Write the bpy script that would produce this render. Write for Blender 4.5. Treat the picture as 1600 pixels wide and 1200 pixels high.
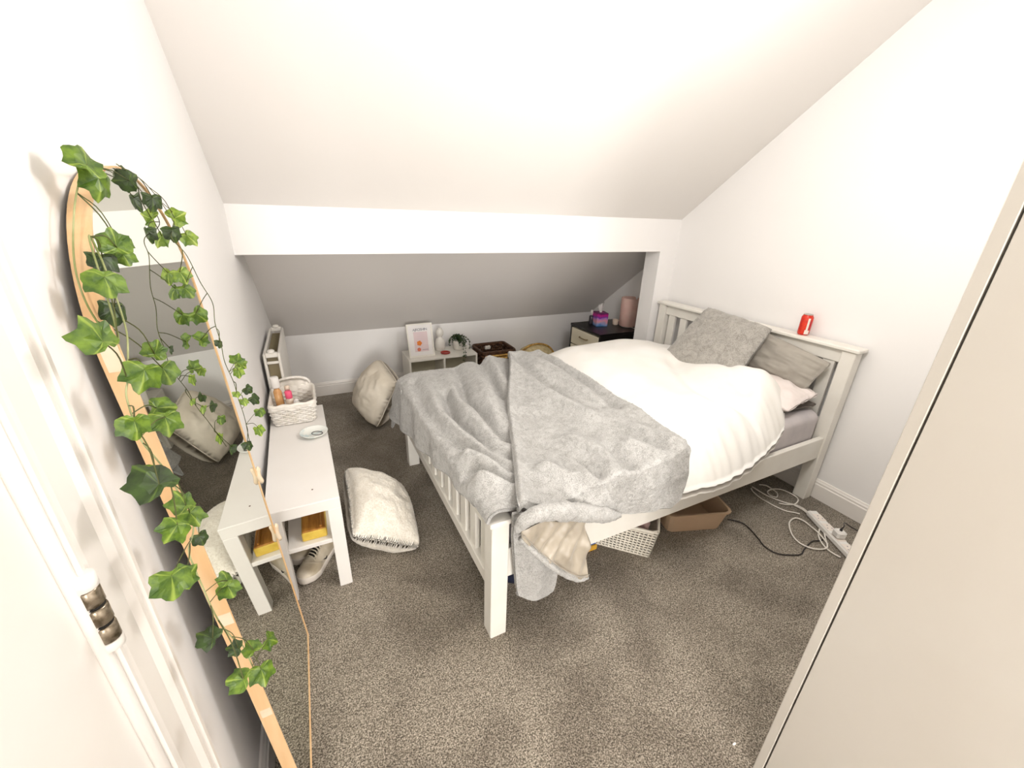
import bpy, bmesh, math, random
import numpy as np
from mathutils import Matrix, Vector

# ------------------------------------------------------------------ reset
for o in list(bpy.data.objects):
    bpy.data.objects.remove(o, do_unlink=True)
SC = bpy.context.scene
COL = SC.collection
random.seed(7)
RNG = np.random.default_rng(7)
R = math.radians

# ------------------------------------------------------------------ camera
FPX = 640.0                      # focal length in pixels of the 1600x1200 frame
CAM = np.array([0.0, 0.0, 1.5])
YAW, PITCH, ROLL = R(26.4), R(22.3), R(1.9)
_f = np.array([math.sin(YAW)*math.cos(PITCH), math.cos(YAW)*math.cos(PITCH), -math.sin(PITCH)])
_r = np.array([math.cos(YAW), -math.sin(YAW), 0.0])
_u = np.cross(_r, _f)
RT = math.cos(ROLL)*_r + math.sin(ROLL)*_u
UP = -math.sin(ROLL)*_r + math.cos(ROLL)*_u
FW = _f
cd = bpy.data.cameras.new('camera')
cam = bpy.data.objects.new('camera', cd)
COL.objects.link(cam)
cd.sensor_width = 36.0
cd.lens = FPX/1600.0*36.0
cd.clip_start = 0.02
cam.matrix_world = Matrix(((RT[0], UP[0], -FW[0], CAM[0]), (RT[1], UP[1], -FW[1], CAM[1]),
                           (RT[2], UP[2], -FW[2], CAM[2]), (0, 0, 0, 1)))
SC.camera = cam

# ------------------------------------------------------------------ light and exposure
w = bpy.data.worlds.new('world')
SC.world = w
w.use_nodes = True
w.node_tree.nodes['Background'].inputs[0].default_value = (1, 0.97, 0.93, 1)
w.node_tree.nodes['Background'].inputs[1].default_value = 0.0
SC.view_settings.view_transform = 'Standard'
SC.view_settings.look = 'None'
SC.view_settings.gamma = 1.0
SC.view_settings.use_curve_mapping = False
SC.view_settings.exposure = 0.98
LAMP_POS = (1.12, 0.62, 2.00)       # pendant in the room, just above the picture
FILL_LANDY = -3.6                        # far end of the unseen landing, added to carry the alcove fill
LIGHT_COL = (1.0, 0.976, 0.945)
ld = bpy.data.lights.new('room_bulb', 'POINT')
ld.energy = 20.5; ld.color = LIGHT_COL; ld.shadow_soft_size = 0.15
lo = bpy.data.objects.new('room_bulb', ld); lo.location = LAMP_POS; COL.objects.link(lo)
ld = bpy.data.lights.new('alcove_fill', 'AREA')  # added fill light behind the camera, brightens the dark alcove
ld.shape = 'RECTANGLE'; ld.size = 1.0; ld.size_y = 1.2
ld.energy = 70.0; ld.color = LIGHT_COL
lo = bpy.data.objects.new('alcove_fill', ld); lo.location = (-0.35, FILL_LANDY+0.03, 1.35); lo.rotation_euler = (R(90), 0, 0); COL.objects.link(lo)

# ------------------------------------------------------------------ pixel helpers (measuring only)
def ray(u, v):
    return RT*((u-800)/FPX) + UP*(-(v-600)/FPX) + FW
def at_z(u, v, z=0.0):
    d = ray(u, v); return CAM + d*((z-CAM[2])/d[2])
def at_x(u, v, x):
    d = ray(u, v); return CAM + d*((x-CAM[0])/d[0])
def at_y(u, v, y):
    d = ray(u, v); return CAM + d*((y-CAM[1])/d[1])

# ------------------------------------------------------------------ materials
def srgb(r, g, b):
    f = lambda c: (c/255/12.92) if c/255 <= 0.04045 else ((c/255+0.055)/1.055)**2.4
    return (f(r), f(g), f(b), 1.0)

def mat(name, col, rough=0.6, col2=None, nscale=6.0, detail=4.0, lo_=0.35, hi_=0.65, bump=0.0, bscale=60.0,
        bdist=0.01, metallic=0.0, sheen=0.0, trans=0.0, alpha=1.0, coat=0.0, ior=None, stretch=None, emit=None, spec=None, subsurf=0.0):
    m = bpy.data.materials.new(name)
    m.use_nodes = True
    nt = m.node_tree; N = nt.nodes; L = nt.links
    b = N['Principled BSDF']
    b.inputs['Base Color'].default_value = col
    b.inputs['Roughness'].default_value = rough
    b.inputs['Metallic'].default_value = metallic
    b.inputs['Sheen Weight'].default_value = sheen
    b.inputs['Transmission Weight'].default_value = trans
    b.inputs['Coat Weight'].default_value = coat
    b.inputs['Alpha'].default_value = alpha
    if spec is not None: b.inputs['Specular IOR Level'].default_value = spec
    if ior: b.inputs['IOR'].default_value = ior
    if subsurf:
        b.inputs['Subsurface Weight'].default_value = subsurf
        b.inputs['Subsurface Radius'].default_value = (0.02, 0.015, 0.01)
    if emit:
        b.inputs['Emission Color'].default_value = emit[0]
        b.inputs['Emission Strength'].default_value = emit[1]
    tc = N.new('ShaderNodeTexCoord')
    vec = tc.outputs['Object']
    if stretch:
        mp = N.new('ShaderNodeMapping'); mp.inputs['Scale'].default_value = stretch
        L.new(vec, mp.inputs[0]); vec = mp.outputs[0]
    if col2 is None:
        col2 = tuple(c*0.94 for c in col[:3]) + (1,)
    n = N.new('ShaderNodeTexNoise'); n.inputs['Scale'].default_value = nscale; n.inputs['Detail'].default_value = detail
    L.new(vec, n.inputs['Vector'])
    rp = N.new('ShaderNodeValToRGB')
    rp.color_ramp.elements[0].position = lo_; rp.color_ramp.elements[0].color = col2
    rp.color_ramp.elements[1].position = hi_; rp.color_ramp.elements[1].color = col
    L.new(n.outputs[0], rp.inputs[0]); L.new(rp.outputs[0], b.inputs['Base Color'])
    if bump:
        n2 = N.new('ShaderNodeTexNoise'); n2.inputs['Scale'].default_value = bscale; n2.inputs['Detail'].default_value = 3
        L.new(vec, n2.inputs['Vector'])
        bp = N.new('ShaderNodeBump'); bp.inputs['Strength'].default_value = bump; bp.inputs['Distance'].default_value = bdist
        L.new(n2.outputs[0], bp.inputs['Height']); L.new(bp.outputs[0], b.inputs['Normal'])
    return m

def carpet_mat():
    m = bpy.data.materials.new('carpet'); m.use_nodes = True
    nt = m.node_tree; N = nt.nodes; L = nt.links; b = N['Principled BSDF']
    b.inputs['Roughness'].default_value = 0.95
    b.inputs['Specular IOR Level'].default_value = 0.1
    b.inputs['Sheen Weight'].default_value = 0.15
    tc = N.new('ShaderNodeTexCoord')
    fine = N.new('ShaderNodeTexNoise'); fine.inputs['Scale'].default_value = 230; fine.inputs['Detail'].default_value = 3
    fine.inputs['Roughness'].default_value = 0.7
    L.new(tc.outputs['Object'], fine.inputs['Vector'])
    rp = N.new('ShaderNodeValToRGB'); e = rp.color_ramp.elements
    e[0].position = 0.36; e[0].color = srgb(74, 69, 62)
    e[1].position = 0.64; e[1].color = srgb(218, 211, 201)
    k = e.new(0.5); k.color = srgb(149, 142, 131)
    L.new(fine.outputs[0], rp.inputs[0])
    big = N.new('ShaderNodeTexNoise'); big.inputs['Scale'].default_value = 3.2; big.inputs['Detail'].default_value = 4
    big.inputs['Distortion'].default_value = 0.6
    L.new(tc.outputs['Object'], big.inputs['Vector'])
    r2 = N.new('ShaderNodeValToRGB'); e = r2.color_ramp.elements
    e[0].position = 0.38; e[0].color = srgb(214, 208, 200)
    e[1].position = 0.60; e[1].color = srgb(255, 250, 242)
    L.new(big.outputs[0], r2.inputs[0])
    mx = N.new('ShaderNodeMix'); mx.data_type = 'RGBA'; mx.blend_type = 'MULTIPLY'; mx.inputs['Factor'].default_value = 1.0
    L.new(rp.outputs[0], mx.inputs['A']); L.new(r2.outputs[0], mx.inputs['B'])
    L.new(mx.outputs['Result'], b.inputs['Base Color'])
    bp = N.new('ShaderNodeBump'); bp.inputs['Strength'].default_value = 0.9; bp.inputs['Distance'].default_value = 0.006
    L.new(fine.outputs[0], bp.inputs['Height']); L.new(bp.outputs[0], b.inputs['Normal'])
    return m

def fur_mat(name, c1, c2, scale=300.0):
    m = bpy.data.materials.new(name); m.use_nodes = True
    nt = m.node_tree; N = nt.nodes; L = nt.links; b = N['Principled BSDF']
    b.inputs['Roughness'].default_value = 0.9
    b.inputs['Specular IOR Level'].default_value = 0.15
    b.inputs['Sheen Weight'].default_value = 0.35
    b.inputs['Sheen Roughness'].default_value = 0.5
    tc = N.new('ShaderNodeTexCoord')
    a = N.new('ShaderNodeTexNoise'); a.inputs['Scale'].default_value = scale; a.inputs['Detail'].default_value = 2
    a.inputs['Distortion'].default_value = 0.8
    L.new(tc.outputs['Object'], a.inputs['Vector'])
    c = N.new('ShaderNodeTexNoise'); c.inputs['Scale'].default_value = 30; c.inputs['Detail'].default_value = 4
    c.inputs['Distortion'].default_value = 1.0
    L.new(tc.outputs['Object'], c.inputs['Vector'])
    md = N.new('ShaderNodeMath'); md.operation = 'MULTIPLY_ADD'; md.inputs[1].default_value = 0.35
    L.new(c.outputs[0], md.inputs[0])
    m2 = N.new('ShaderNodeMath'); m2.operation = 'MULTIPLY'; m2.inputs[1].default_value = 0.65
    L.new(a.outputs[0], m2.inputs[0]); L.new(m2.outputs[0], md.inputs[2])
    rp = N.new('ShaderNodeValToRGB'); e = rp.color_ramp.elements
    e[0].position = 0.36; e[0].color = c2; e[1].position = 0.58; e[1].color = c1
    L.new(md.outputs[0], rp.inputs[0]); L.new(rp.outputs[0], b.inputs['Base Color'])
    bp = N.new('ShaderNodeBump'); bp.inputs['Strength'].default_value = 0.65; bp.inputs['Distance'].default_value = 0.006
    L.new(md.outputs[0], bp.inputs['Height']); L.new(bp.outputs[0], b.inputs['Normal'])
    return m

def leaf_mat(name, c1, c2, vein):
    m = bpy.data.materials.new(name); m.use_nodes = True
    nt = m.node_tree; N = nt.nodes; L = nt.links; b = N['Principled BSDF']
    b.inputs['Roughness'].default_value = 0.45
    tc = N.new('ShaderNodeTexCoord')
    n = N.new('ShaderNodeTexNoise'); n.inputs['Scale'].default_value = 2.2; n.inputs['Detail'].default_value = 3
    L.new(tc.outputs['Object'], n.inputs['Vector'])
    rp = N.new('ShaderNodeValToRGB'); e = rp.color_ramp.elements
    e[0].position = 0.38; e[0].color = c2; e[1].position = 0.64; e[1].color = c1
    L.new(n.outputs[0], rp.inputs[0])
    # radial veins from the stalk at the leaf's own origin
    sp = N.new('ShaderNodeSeparateXYZ'); L.new(tc.outputs['Object'], sp.inputs[0])
    an = N.new('ShaderNodeMath'); an.operation = 'ARCTAN2'
    L.new(sp.outputs[0], an.inputs[0]); L.new(sp.outputs[1], an.inputs[1])
    mu = N.new('ShaderNodeMath'); mu.operation = 'MULTIPLY'; mu.inputs[1].default_value = 3.0
    L.new(an.outputs[0], mu.inputs[0])
    co = N.new('ShaderNodeMath'); co.operation = 'COSINE'; L.new(mu.outputs[0], co.inputs[0])
    r2 = N.new('ShaderNodeValToRGB'); r2.color_ramp.elements[0].position = 0.955; r2.color_ramp.elements[1].position = 1.0
    r2.color_ramp.elements[0].color = (0, 0, 0, 1); r2.color_ramp.elements[1].color = (0.7, 0.7, 0.7, 1)
    L.new(co.outputs[0], r2.inputs[0])
    mx = N.new('ShaderNodeMix'); mx.data_type = 'RGBA'
    L.new(r2.outputs[0], mx.inputs['Factor']); L.new(rp.outputs[0], mx.inputs['A'])
    mx.inputs['B'].default_value = vein
    L.new(mx.outputs['Result'], b.inputs['Base Color'])
    return m

M = {
 'wall': mat('wall_paint', srgb(249, 247, 246), 0.75, srgb(248, 246, 244), 1.2, bump=0.04, bscale=120, bdist=0.002),
 'ceil': mat('ceiling_paint', srgb(241, 237, 234), 0.8, srgb(239, 235, 231), 1.0, bump=0.04, bscale=90, bdist=0.002),
 'gloss': mat('gloss_white_paint', srgb(246, 242, 237), 0.32, srgb(243, 238, 232), 5, bump=0.05, bscale=30, bdist=0.002),
 'carpet': carpet_mat(),
 'bedwhite': mat('bed_white_paint', srgb(241, 238, 230), 0.35, srgb(236, 232, 223), 8),
 'bench': mat('bench_white_foil', srgb(243, 240, 236), 0.4, srgb(240, 236, 231), 4),
 'sheet': mat('fitted_sheet', srgb(205, 198, 198), 0.85, srgb(190, 184, 186), 8, bump=0.15, bscale=40),
 'duvet': mat('duvet_cotton', srgb(246, 244, 240), 0.85, srgb(242, 239, 233), 5, bump=0.10, bscale=45, bdist=0.006),
 'fur': fur_mat('blanket_fur', srgb(196, 195, 192), srgb(146, 144, 140)),
 'furcush': fur_mat('cushion_fur', srgb(186, 182, 175), srgb(140, 135, 128), 240),
 'lining': mat('blanket_lining', srgb(178, 168, 152), 0.40, srgb(158, 148, 132), 14, sheen=0.3),
 'greycotton': mat('grey_pillowcase', srgb(172, 166, 156), 0.85, srgb(158, 152, 143), 9, bump=0.1, bscale=60),
 'pinkwhite': mat('pale_pillowcase', srgb(236, 226, 222), 0.85, srgb(228, 217, 212), 6),
 'darkgrey': mat('dark_grey_pillowcase', srgb(112, 104, 98), 0.85, srgb(95, 88, 82), 9),
 'fluff': fur_mat('white_fleece', srgb(244, 239, 228), srgb(222, 214, 198), 160),
 'floorpillow': mat('floor_pillow_cotton', srgb(231, 222, 206), 0.85, srgb(220, 210, 192), 7, bump=0.1, bscale=60),
 'oak': mat('mirror_wood', srgb(240, 206, 162), 0.5, srgb(228, 186, 136), 3.5, detail=6, stretch=(8, 8, 1.2), bump=0.05, bscale=40),
 'mirror': None,
 'dark': mat('dark_board', srgb(58, 44, 30), 0.8, srgb(44, 33, 22), 8),
 'tape': mat('clear_tape', srgb(244, 226, 200), 0.25, srgb(240, 218, 188), 30),
 'stem': mat('vine_stem', srgb(92, 98, 48), 0.6, srgb(70, 72, 34), 30),
 'stemw': mat('vine_stem_pale', srgb(196, 198, 150), 0.6, srgb(120, 130, 70), 12),
 'leaf_a': leaf_mat('ivy_leaf_green', srgb(104, 132, 34), srgb(56, 86, 16), srgb(150, 170, 70)),
 'leaf_b': leaf_mat('ivy_leaf_deep', srgb(52, 76, 22), srgb(28, 46, 10), srgb(86, 110, 40)),
 'leaf_c': leaf_mat('ivy_leaf_lime', srgb(136, 160, 48), srgb(84, 114, 26), srgb(186, 200, 104)),
 'steel': mat('hinge_steel', srgb(176, 164, 146), 0.28, srgb(104, 92, 74), 60, lo_=0.42, hi_=0.6, metallic=0.85),
 'black_gap': mat('dark_gap', srgb(20, 17, 12), 0.8),
 'wardrobe': mat('wardrobe_foil', srgb(203, 198, 189), 0.5, srgb(200, 194, 184), 3, bump=0.05, bscale=260, bdist=0.001),
 'radiator': mat('radiator_enamel', srgb(242, 238, 230), 0.35),
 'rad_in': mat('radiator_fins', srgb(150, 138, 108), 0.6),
 'wicker_w': mat('white_wicker', srgb(244, 240, 234), 0.6, srgb(230, 224, 214), 40),
 'cloth_w': mat('basket_liner', srgb(243, 238, 230), 0.9, srgb(232, 226, 214), 10, bump=0.1, bscale=80),
 'wicker_d': mat('dark_wicker', srgb(92, 58, 30), 0.6, srgb(52, 30, 14), 50),
 'wicker_y': mat('straw_wicker', srgb(214, 172, 92), 0.6, srgb(160, 116, 50), 50),
 'cubewhite': mat('shelf_white_foil', srgb(240, 236, 226), 0.45),
 'cubeback': mat('shelf_back_board', srgb(200, 194, 172), 0.6),
 'paper': mat('print_paper', srgb(244, 240, 238), 0.7),
 'print_pink': mat('print_pink_field', srgb(232, 212, 212), 0.7, srgb(226, 205, 208), 12),
 'orange': mat('print_orange', srgb(236, 140, 52), 0.7, srgb(226, 118, 40), 60),
 'coral': mat('print_coral', srgb(222, 128, 100), 0.7),
 'ink': mat('print_ink', srgb(120, 118, 132), 0.7),
 'ceramic': mat('white_ceramic', srgb(240, 236, 228), 0.35),
 'reddish': mat('red_dish_glaze', srgb(176, 44, 26), 0.3, srgb(150, 32, 20), 40),
 'plant': mat('trailing_leaf', srgb(54, 84, 46), 0.5, srgb(34, 56, 30), 30),
 'blackwood': mat('black_foil', srgb(22, 20, 18), 0.35, srgb(16, 14, 13), 8),
 'cream': mat('cream_drawer', srgb(240, 232, 208), 0.45),
 'brass': mat('bar_handle', srgb(150, 130, 92), 0.35, metallic=0.7),
 'lampshade': mat('pink_lamp_shade', srgb(242, 206, 194), 0.6, srgb(238, 194, 182), 14, subsurf=0.1),
 'cablew': mat('white_cable', srgb(236, 230, 220), 0.5),
 'cableb': mat('black_cable', srgb(40, 34, 34), 0.5),
 'plastic_w': mat('white_plastic', srgb(244, 241, 236), 0.35),
 'rattan_w': mat('white_rattan_plastic', srgb(236, 230, 216), 0.5),
 'bin_pink': mat('beige_plastic_bin', srgb(208, 180, 150), 0.5, srgb(200, 170, 140), 5),
 'mauve': mat('mauve_cloth', srgb(176, 150, 142), 0.85, srgb(120, 90, 88), 14),
 'navy': mat('navy_cloth', srgb(26, 34, 62), 0.85, srgb(16, 20, 38), 20),
 'blue': mat('blue_packet', srgb(52, 96, 160), 0.5),
 'yellow': mat('yellow_packet', srgb(210, 160, 50), 0.5),
 'amberwood': mat('amber_wood', srgb(198, 140, 60), 0.4, srgb(150, 92, 30), 5, stretch=(10, 1.5, 10)),
 'yellowwood': mat('yellow_wood', srgb(228, 198, 88), 0.5, srgb(214, 180, 70), 30),
 'leather': mat('shoe_leather', srgb(222, 212, 194), 0.5, srgb(190, 176, 150), 14),
 'sole': mat('shoe_sole', srgb(244, 236, 226), 0.55),
 'lace': mat('shoe_lace', srgb(206, 196, 176), 0.8),
 'shoeblack': mat('shoe_black', srgb(24, 22, 20), 0.7),
 'amber': mat('amber_glass', srgb(200, 140, 82), 0.2, srgb(226, 178, 122), 14),
 'pinkcap': mat('pink_cap', srgb(240, 92, 128), 0.4),
 'clearb': mat('clear_bottle', srgb(238, 222, 206), 0.15, srgb(230, 208, 186), 20),
 'dish': mat('dish_glaze', srgb(238, 240, 234), 0.3, srgb(188, 208, 210), 22, lo_=0.36, hi_=0.5),
 'canred': mat('can_red', srgb(226, 58, 30), 0.35, srgb(206, 34, 22), 60),
 'canwhite': mat('can_white', srgb(246, 236, 226), 0.4),
 'candeep': mat('can_deep_red', srgb(196, 16, 28), 0.35),
 'alu': mat('aluminium', srgb(200, 196, 190), 0.3, metallic=0.8),
 'darkbottle': mat('dark_bottle', srgb(62, 58, 66), 0.25),
 'candle': mat('candle_wax', srgb(228, 208, 178), 0.5),
 'tissue': mat('tissue_paper', srgb(250, 247, 244), 0.9),
 'beigebag': mat('beige_woven', srgb(224, 208, 164), 0.8, srgb(196, 176, 128), 40),
 'lampglass': mat('opal_glass', srgb(250, 246, 240), 0.4, emit=((1, 0.95, 0.88, 1), 3.0)),
}
def mirror_mat():
    m = bpy.data.materials.new('mirror_glass'); m.use_nodes = True
    b = m.node_tree.nodes['Principled BSDF']
    b.inputs['Base Color'].default_value = (0.74, 0.76, 0.70, 1)
    b.inputs['Metallic'].default_value = 1.0
    b.inputs['Roughness'].default_value = 0.012
    return m
M['mirror'] = mirror_mat()

def tissuebox_mat():
    m = bpy.data.materials.new('tissue_box_print'); m.use_nodes = True
    nt = m.node_tree; N = nt.nodes; L = nt.links; b = N['Principled BSDF']; b.inputs['Roughness'].default_value = 0.45
    tc = N.new('ShaderNodeTexCoord'); sp = N.new('ShaderNodeSeparateXYZ'); L.new(tc.outputs['Generated'], sp.inputs[0])
    n = N.new('ShaderNodeTexNoise'); n.inputs['Scale'].default_value = 2.4; L.new(tc.outputs['Generated'], n.inputs['Vector'])
    ma = N.new('ShaderNodeMath'); ma.operation = 'MULTIPLY_ADD'; ma.inputs[1].default_value = 0.5
    L.new(n.outputs[0], ma.inputs[0]); L.new(sp.outputs[2], ma.inputs[2])
    sb = N.new('ShaderNodeMath'); sb.operation = 'SUBTRACT'; sb.inputs[1].default_value = 0.25; L.new(ma.outputs[0], sb.inputs[0])
    rp = N.new('ShaderNodeValToRGB'); e = rp.color_ramp.elements
    e[0].position = 0.0; e[0].color = srgb(70, 130, 190); e[1].position = 1.0; e[1].color = srgb(96, 30, 92)
    for p, c in ((0.2, srgb(150, 168, 216)), (0.38, srgb(240, 166, 176)), (0.5, srgb(210, 150, 210)), (0.62, srgb(120, 60, 176)), (0.78, srgb(214, 40, 150))):
        k = e.new(p); k.color = c
    L.new(sb.outputs[0], rp.inputs[0]); L.new(rp.outputs[0], b.inputs['Base Color'])
    return m
M['tissuebox'] = tissuebox_mat()

# ------------------------------------------------------------------ mesh helpers
def mesh_from(name, V, F, smooth=False):
    me = bpy.data.meshes.new(name)
    me.from_pydata([tuple(map(float, v)) for v in V], [], [tuple(int(i) for i in f) for f in F])
    me.update()
    if smooth:
        me.polygons.foreach_set('use_smooth', [True]*len(me.polygons))
    return me

WLOC = {}
def wl(o):
    return WLOC.get(o.name, np.zeros(3))

class G:
    """collects geometry in world coordinates"""
    def __init__(s): s.V = []; s.F = []; s.sm = False
    def add(s, V, F):
        k = len(s.V); s.V += [tuple(v) for v in V]; s.F += [tuple(i+k for i in f) for f in F]; return s
    def box(s, x0, x1, y0, y1, z0, z1, bev=0.0):
        if bev <= 0:
            V = [(x0,y0,z0),(x1,y0,z0),(x1,y1,z0),(x0,y1,z0),(x0,y0,z1),(x1,y0,z1),(x1,y1,z1),(x0,y1,z1)]
            F = [(0,3,2,1),(4,5,6,7),(0,1,5,4),(1,2,6,5),(2,3,7,6),(3,0,4,7)]
            return s.add(V, F)
        b = min(bev, (x1-x0)*.45, (y1-y0)*.45, (z1-z0)*.45)
        # chamfered box: 24 vertices
        V = []; idx = {}
        X = (x0, x1); Y = (y0, y1); Z = (z0, z1); sg = (1, -1)
        for i in (0,1):
            for j in (0,1):
                for k in (0,1):
                    for ax in (0,1,2):
                        p = [X[i]+sg[i]*b, Y[j]+sg[j]*b, Z[k]+sg[k]*b]
                        p[ax] = (X[i], Y[j], Z[k])[ax]
                        idx[(i,j,k,ax)] = len(V); V.append(tuple(p))
        F = []
        for i in (0,1):
            q = [idx[(i,0,0,0)], idx[(i,1,0,0)], idx[(i,1,1,0)], idx[(i,0,1,0)]]; F.append(q if i else q[::-1])
            q = [idx[(0,i,0,1)], idx[(0,i,1,1)], idx[(1,i,1,1)], idx[(1,i,0,1)]]; F.append(q if i else q[::-1])
            q = [idx[(0,0,i,2)], idx[(1,0,i,2)], idx[(1,1,i,2)], idx[(0,1,i,2)]]; F.append(q if i else q[::-1])
        for i in (0,1):
            for j in (0,1):
                fl = (i == j)
                q = [idx[(i,j,0,0)], idx[(i,j,0,1)], idx[(i,j,1,1)], idx[(i,j,1,0)]]; F.append(q if fl else q[::-1])
                q = [idx[(i,0,j,2)], idx[(i,0,j,0)], idx[(i,1,j,0)], idx[(i,1,j,2)]]; F.append(q if fl else q[::-1])
                q = [idx[(0,i,j,1)], idx[(0,i,j,2)], idx[(1,i,j,2)], idx[(1,i,j,1)]]; F.append(q if fl else q[::-1])
        for i in (0,1):
            for j in (0,1):
                for k in (0,1):
                    q = [idx[(i,j,k,0)], idx[(i,j,k,1)], idx[(i,j,k,2)]]
                    F.append(q if (i+j+k) % 2 == 1 else q[::-1])
        return s.add(V, F)
    def prism(s, pts, axis, a0, a1):
        """extrude a polygon given in the two other axes along axis"""
        n = len(pts); V = []
        for a in (a0, a1):
            for p in pts:
                v = list(p); v.insert(axis, a); V.append(tuple(v))
        F = [tuple(range(n))[::-1], tuple(range(n, 2*n))] + [(i, (i+1) % n, n+(i+1) % n, n+i) for i in range(n)]
        return s.add(V, F)
    def tube(s, P, r, sides=6, closed=False, caps=True):
        P = np.array(P, float); n = len(P)
        rr = np.full(n, r) if np.isscalar(r) else np.array(r)
        T = np.gradient(P, axis=0) if not closed else (np.roll(P, -1, 0)-np.roll(P, 1, 0))
        T /= np.linalg.norm(T, axis=1)[:, None]+1e-12
        a = np.array([0, 0, 1.0]) if abs(T[0][2]) < 0.9 else np.array([1.0, 0, 0])
        nrm = np.cross(T[0], a); nrm /= np.linalg.norm(nrm)
        V = []
        for i in range(n):
            nrm = nrm - T[i]*(nrm@T[i]); nrm /= np.linalg.norm(nrm)+1e-12
            bi = np.cross(T[i], nrm)
            for k in range(sides):
                t = 2*math.pi*k/sides
                V.append(P[i]+rr[i]*(math.cos(t)*nrm+math.sin(t)*bi))
        F = []
        for i in range(n if closed else n-1):
            j = (i+1) % n
            for k in range(sides):
                l = (k+1) % sides
                F.append((i*sides+k, i*sides+l, j*sides+l, j*sides+k))
        if caps and not closed:
            F.append(tuple(range(sides))[::-1]); F.append(tuple((n-1)*sides+k for k in range(sides)))
        return s.add(V, F)
    def lathe(s, prof, c, seg=24, sx=1.0, sy=1.0, rot=0.0):
        """prof: list of (radius, z)"""
        V = []; F = []; n = len(prof)
        for r_, z_ in prof:
            for k in range(seg):
                t = 2*math.pi*k/seg
                x = r_*math.cos(t)*sx; y = r_*math.sin(t)*sy
                V.append((c[0]+x*math.cos(rot)-y*math.sin(rot), c[1]+x*math.sin(rot)+y*math.cos(rot), c[2]+z_))
        for i in range(n-1):
            for k in range(seg):
                l = (k+1) % seg
                F.append((i*seg+k, i*seg+l, (i+1)*seg+l, (i+1)*seg+k))
        if prof[0][0] > 1e-6: F.append(tuple(range(seg))[::-1])
        if prof[-1][0] > 1e-6: F.append(tuple((n-1)*seg+k for k in range(seg)))
        return s.add(V, F)
    def grid(s, P, flip=False):
        n, m = P.shape[:2]
        F = []
        for i in range(n-1):
            for j in range(m-1):
                q = (i*m+j, (i+1)*m+j, (i+1)*m+j+1, i*m+j+1)
                F.append(q[::-1] if flip else q)
        return s.add(P.reshape(-1, 3), F)
    def rot(s, deg, c):
        a = R(deg); ca, sa = math.cos(a), math.sin(a)
        s.V = [(c[0]+(x-c[0])*ca-(y-c[1])*sa, c[1]+(x-c[0])*sa+(y-c[1])*ca, z) for x, y, z in s.V]
        return s
    def xf(s, fn):
        s.V = [tuple(fn(np.array(v))) for v in s.V]; return s
    def build(s, name, m, parent=None, smooth=False, loc=None):
        V = np.array(s.V, float)
        if parent is not None:
            base = wl(parent)
        else:
            base = np.array(loc, float) if loc is not None else np.array([(V[:,0].min()+V[:,0].max())/2, (V[:,1].min()+V[:,1].max())/2, V[:,2].min()])
        me = mesh_from(name, V-base, s.F, smooth)
        if isinstance(m, str): m = M[m]
        me.materials.append(m)
        o = bpy.data.objects.new(name, me); COL.objects.link(o)
        if parent is not None:
            o.parent = parent
            WLOC[o.name] = base
        else:
            o.location = base
            WLOC[o.name] = base
        return o

def tag(o, label, cat, group=None):
    o['label'] = label; o['category'] = cat
    if group: o['group'] = group
    return o
def thing(name, label, cat, loc, group=None):
    o = bpy.data.objects.new(name, None); COL.objects.link(o)
    o.location = loc; o.empty_display_size = 0.05
    WLOC[o.name] = np.array(loc, float)
    return tag(o, label, cat, group)
def struct(o):
    o['kind'] = 'structure'; return o

# smooth value noise
def vnoise(x, y, seed=0):
    x = np.asarray(x, float); y = np.asarray(y, float)
    xi = np.floor(x).astype(int); yi = np.floor(y).astype(int)
    fx = x-xi; fy = y-yi
    fx = fx*fx*(3-2*fx); fy = fy*fy*(3-2*fy)
    def h(a, b):
        n = (a*374761393 + b*668265263 + seed*974711) & 0xffffffff
        n = ((n ^ (n >> 13))*1274126177) & 0xffffffff
        return ((n ^ (n >> 16)) & 0xffff)/65535.0*2-1
    return (h(xi,yi)*(1-fx)+h(xi+1,yi)*fx)*(1-fy)+(h(xi,yi+1)*(1-fx)+h(xi+1,yi+1)*fx)*fy
def fbm(x, y, seed=0, o=3):
    r = 0; a = 1.0
    for k in range(o):
        r = r+a*vnoise(x*2**k, y*2**k, seed+k*17); a *= 0.5
    return r
def poly_dist(X, Y, pts):
    d = np.full(X.shape, 1e9)
    for (x0, y0), (x1, y1) in zip(pts[:-1], pts[1:]):
        dx, dy = x1-x0, y1-y0; L2 = dx*dx+dy*dy+1e-12
        t = np.clip(((X-x0)*dx+(Y-y0)*dy)/L2, 0, 1)
        d = np.minimum(d, np.hypot(X-x0-t*dx, Y-y0-t*dy))
    return d
def sm(e0, e1, x):
    t = np.clip((np.asarray(x, float)-e0)/(e1-e0), 0, 1); return t*t*(3-2*t)
def spline(pts, n):
    """Catmull-Rom through points"""
    P = np.array(pts, float)
    P = np.vstack([2*P[0]-P[1], P, 2*P[-1]-P[-2]])
    k = len(P)-3; out = []
    for t in np.linspace(0, k, n):
        i = min(int(t), k-1); f = t-i
        a, b, c, d = P[i:i+4]
        out.append(0.5*((2*b)+(-a+c)*f+(2*a-5*b+4*c-d)*f*f+(-a+3*b-3*c+d)*f**3))
    return np.array(out)
def resample(pts, n):
    P = np.array(pts, float); d = np.r_[0, np.cumsum(np.linalg.norm(np.diff(P, axis=0), axis=1))]
    t = np.linspace(0, d[-1], n)
    return np.stack([np.interp(t, d, P[:, k]) for k in range(P.shape[1])], 1)
def curve(pts, n): return resample(spline(pts, n*4), n)
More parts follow.
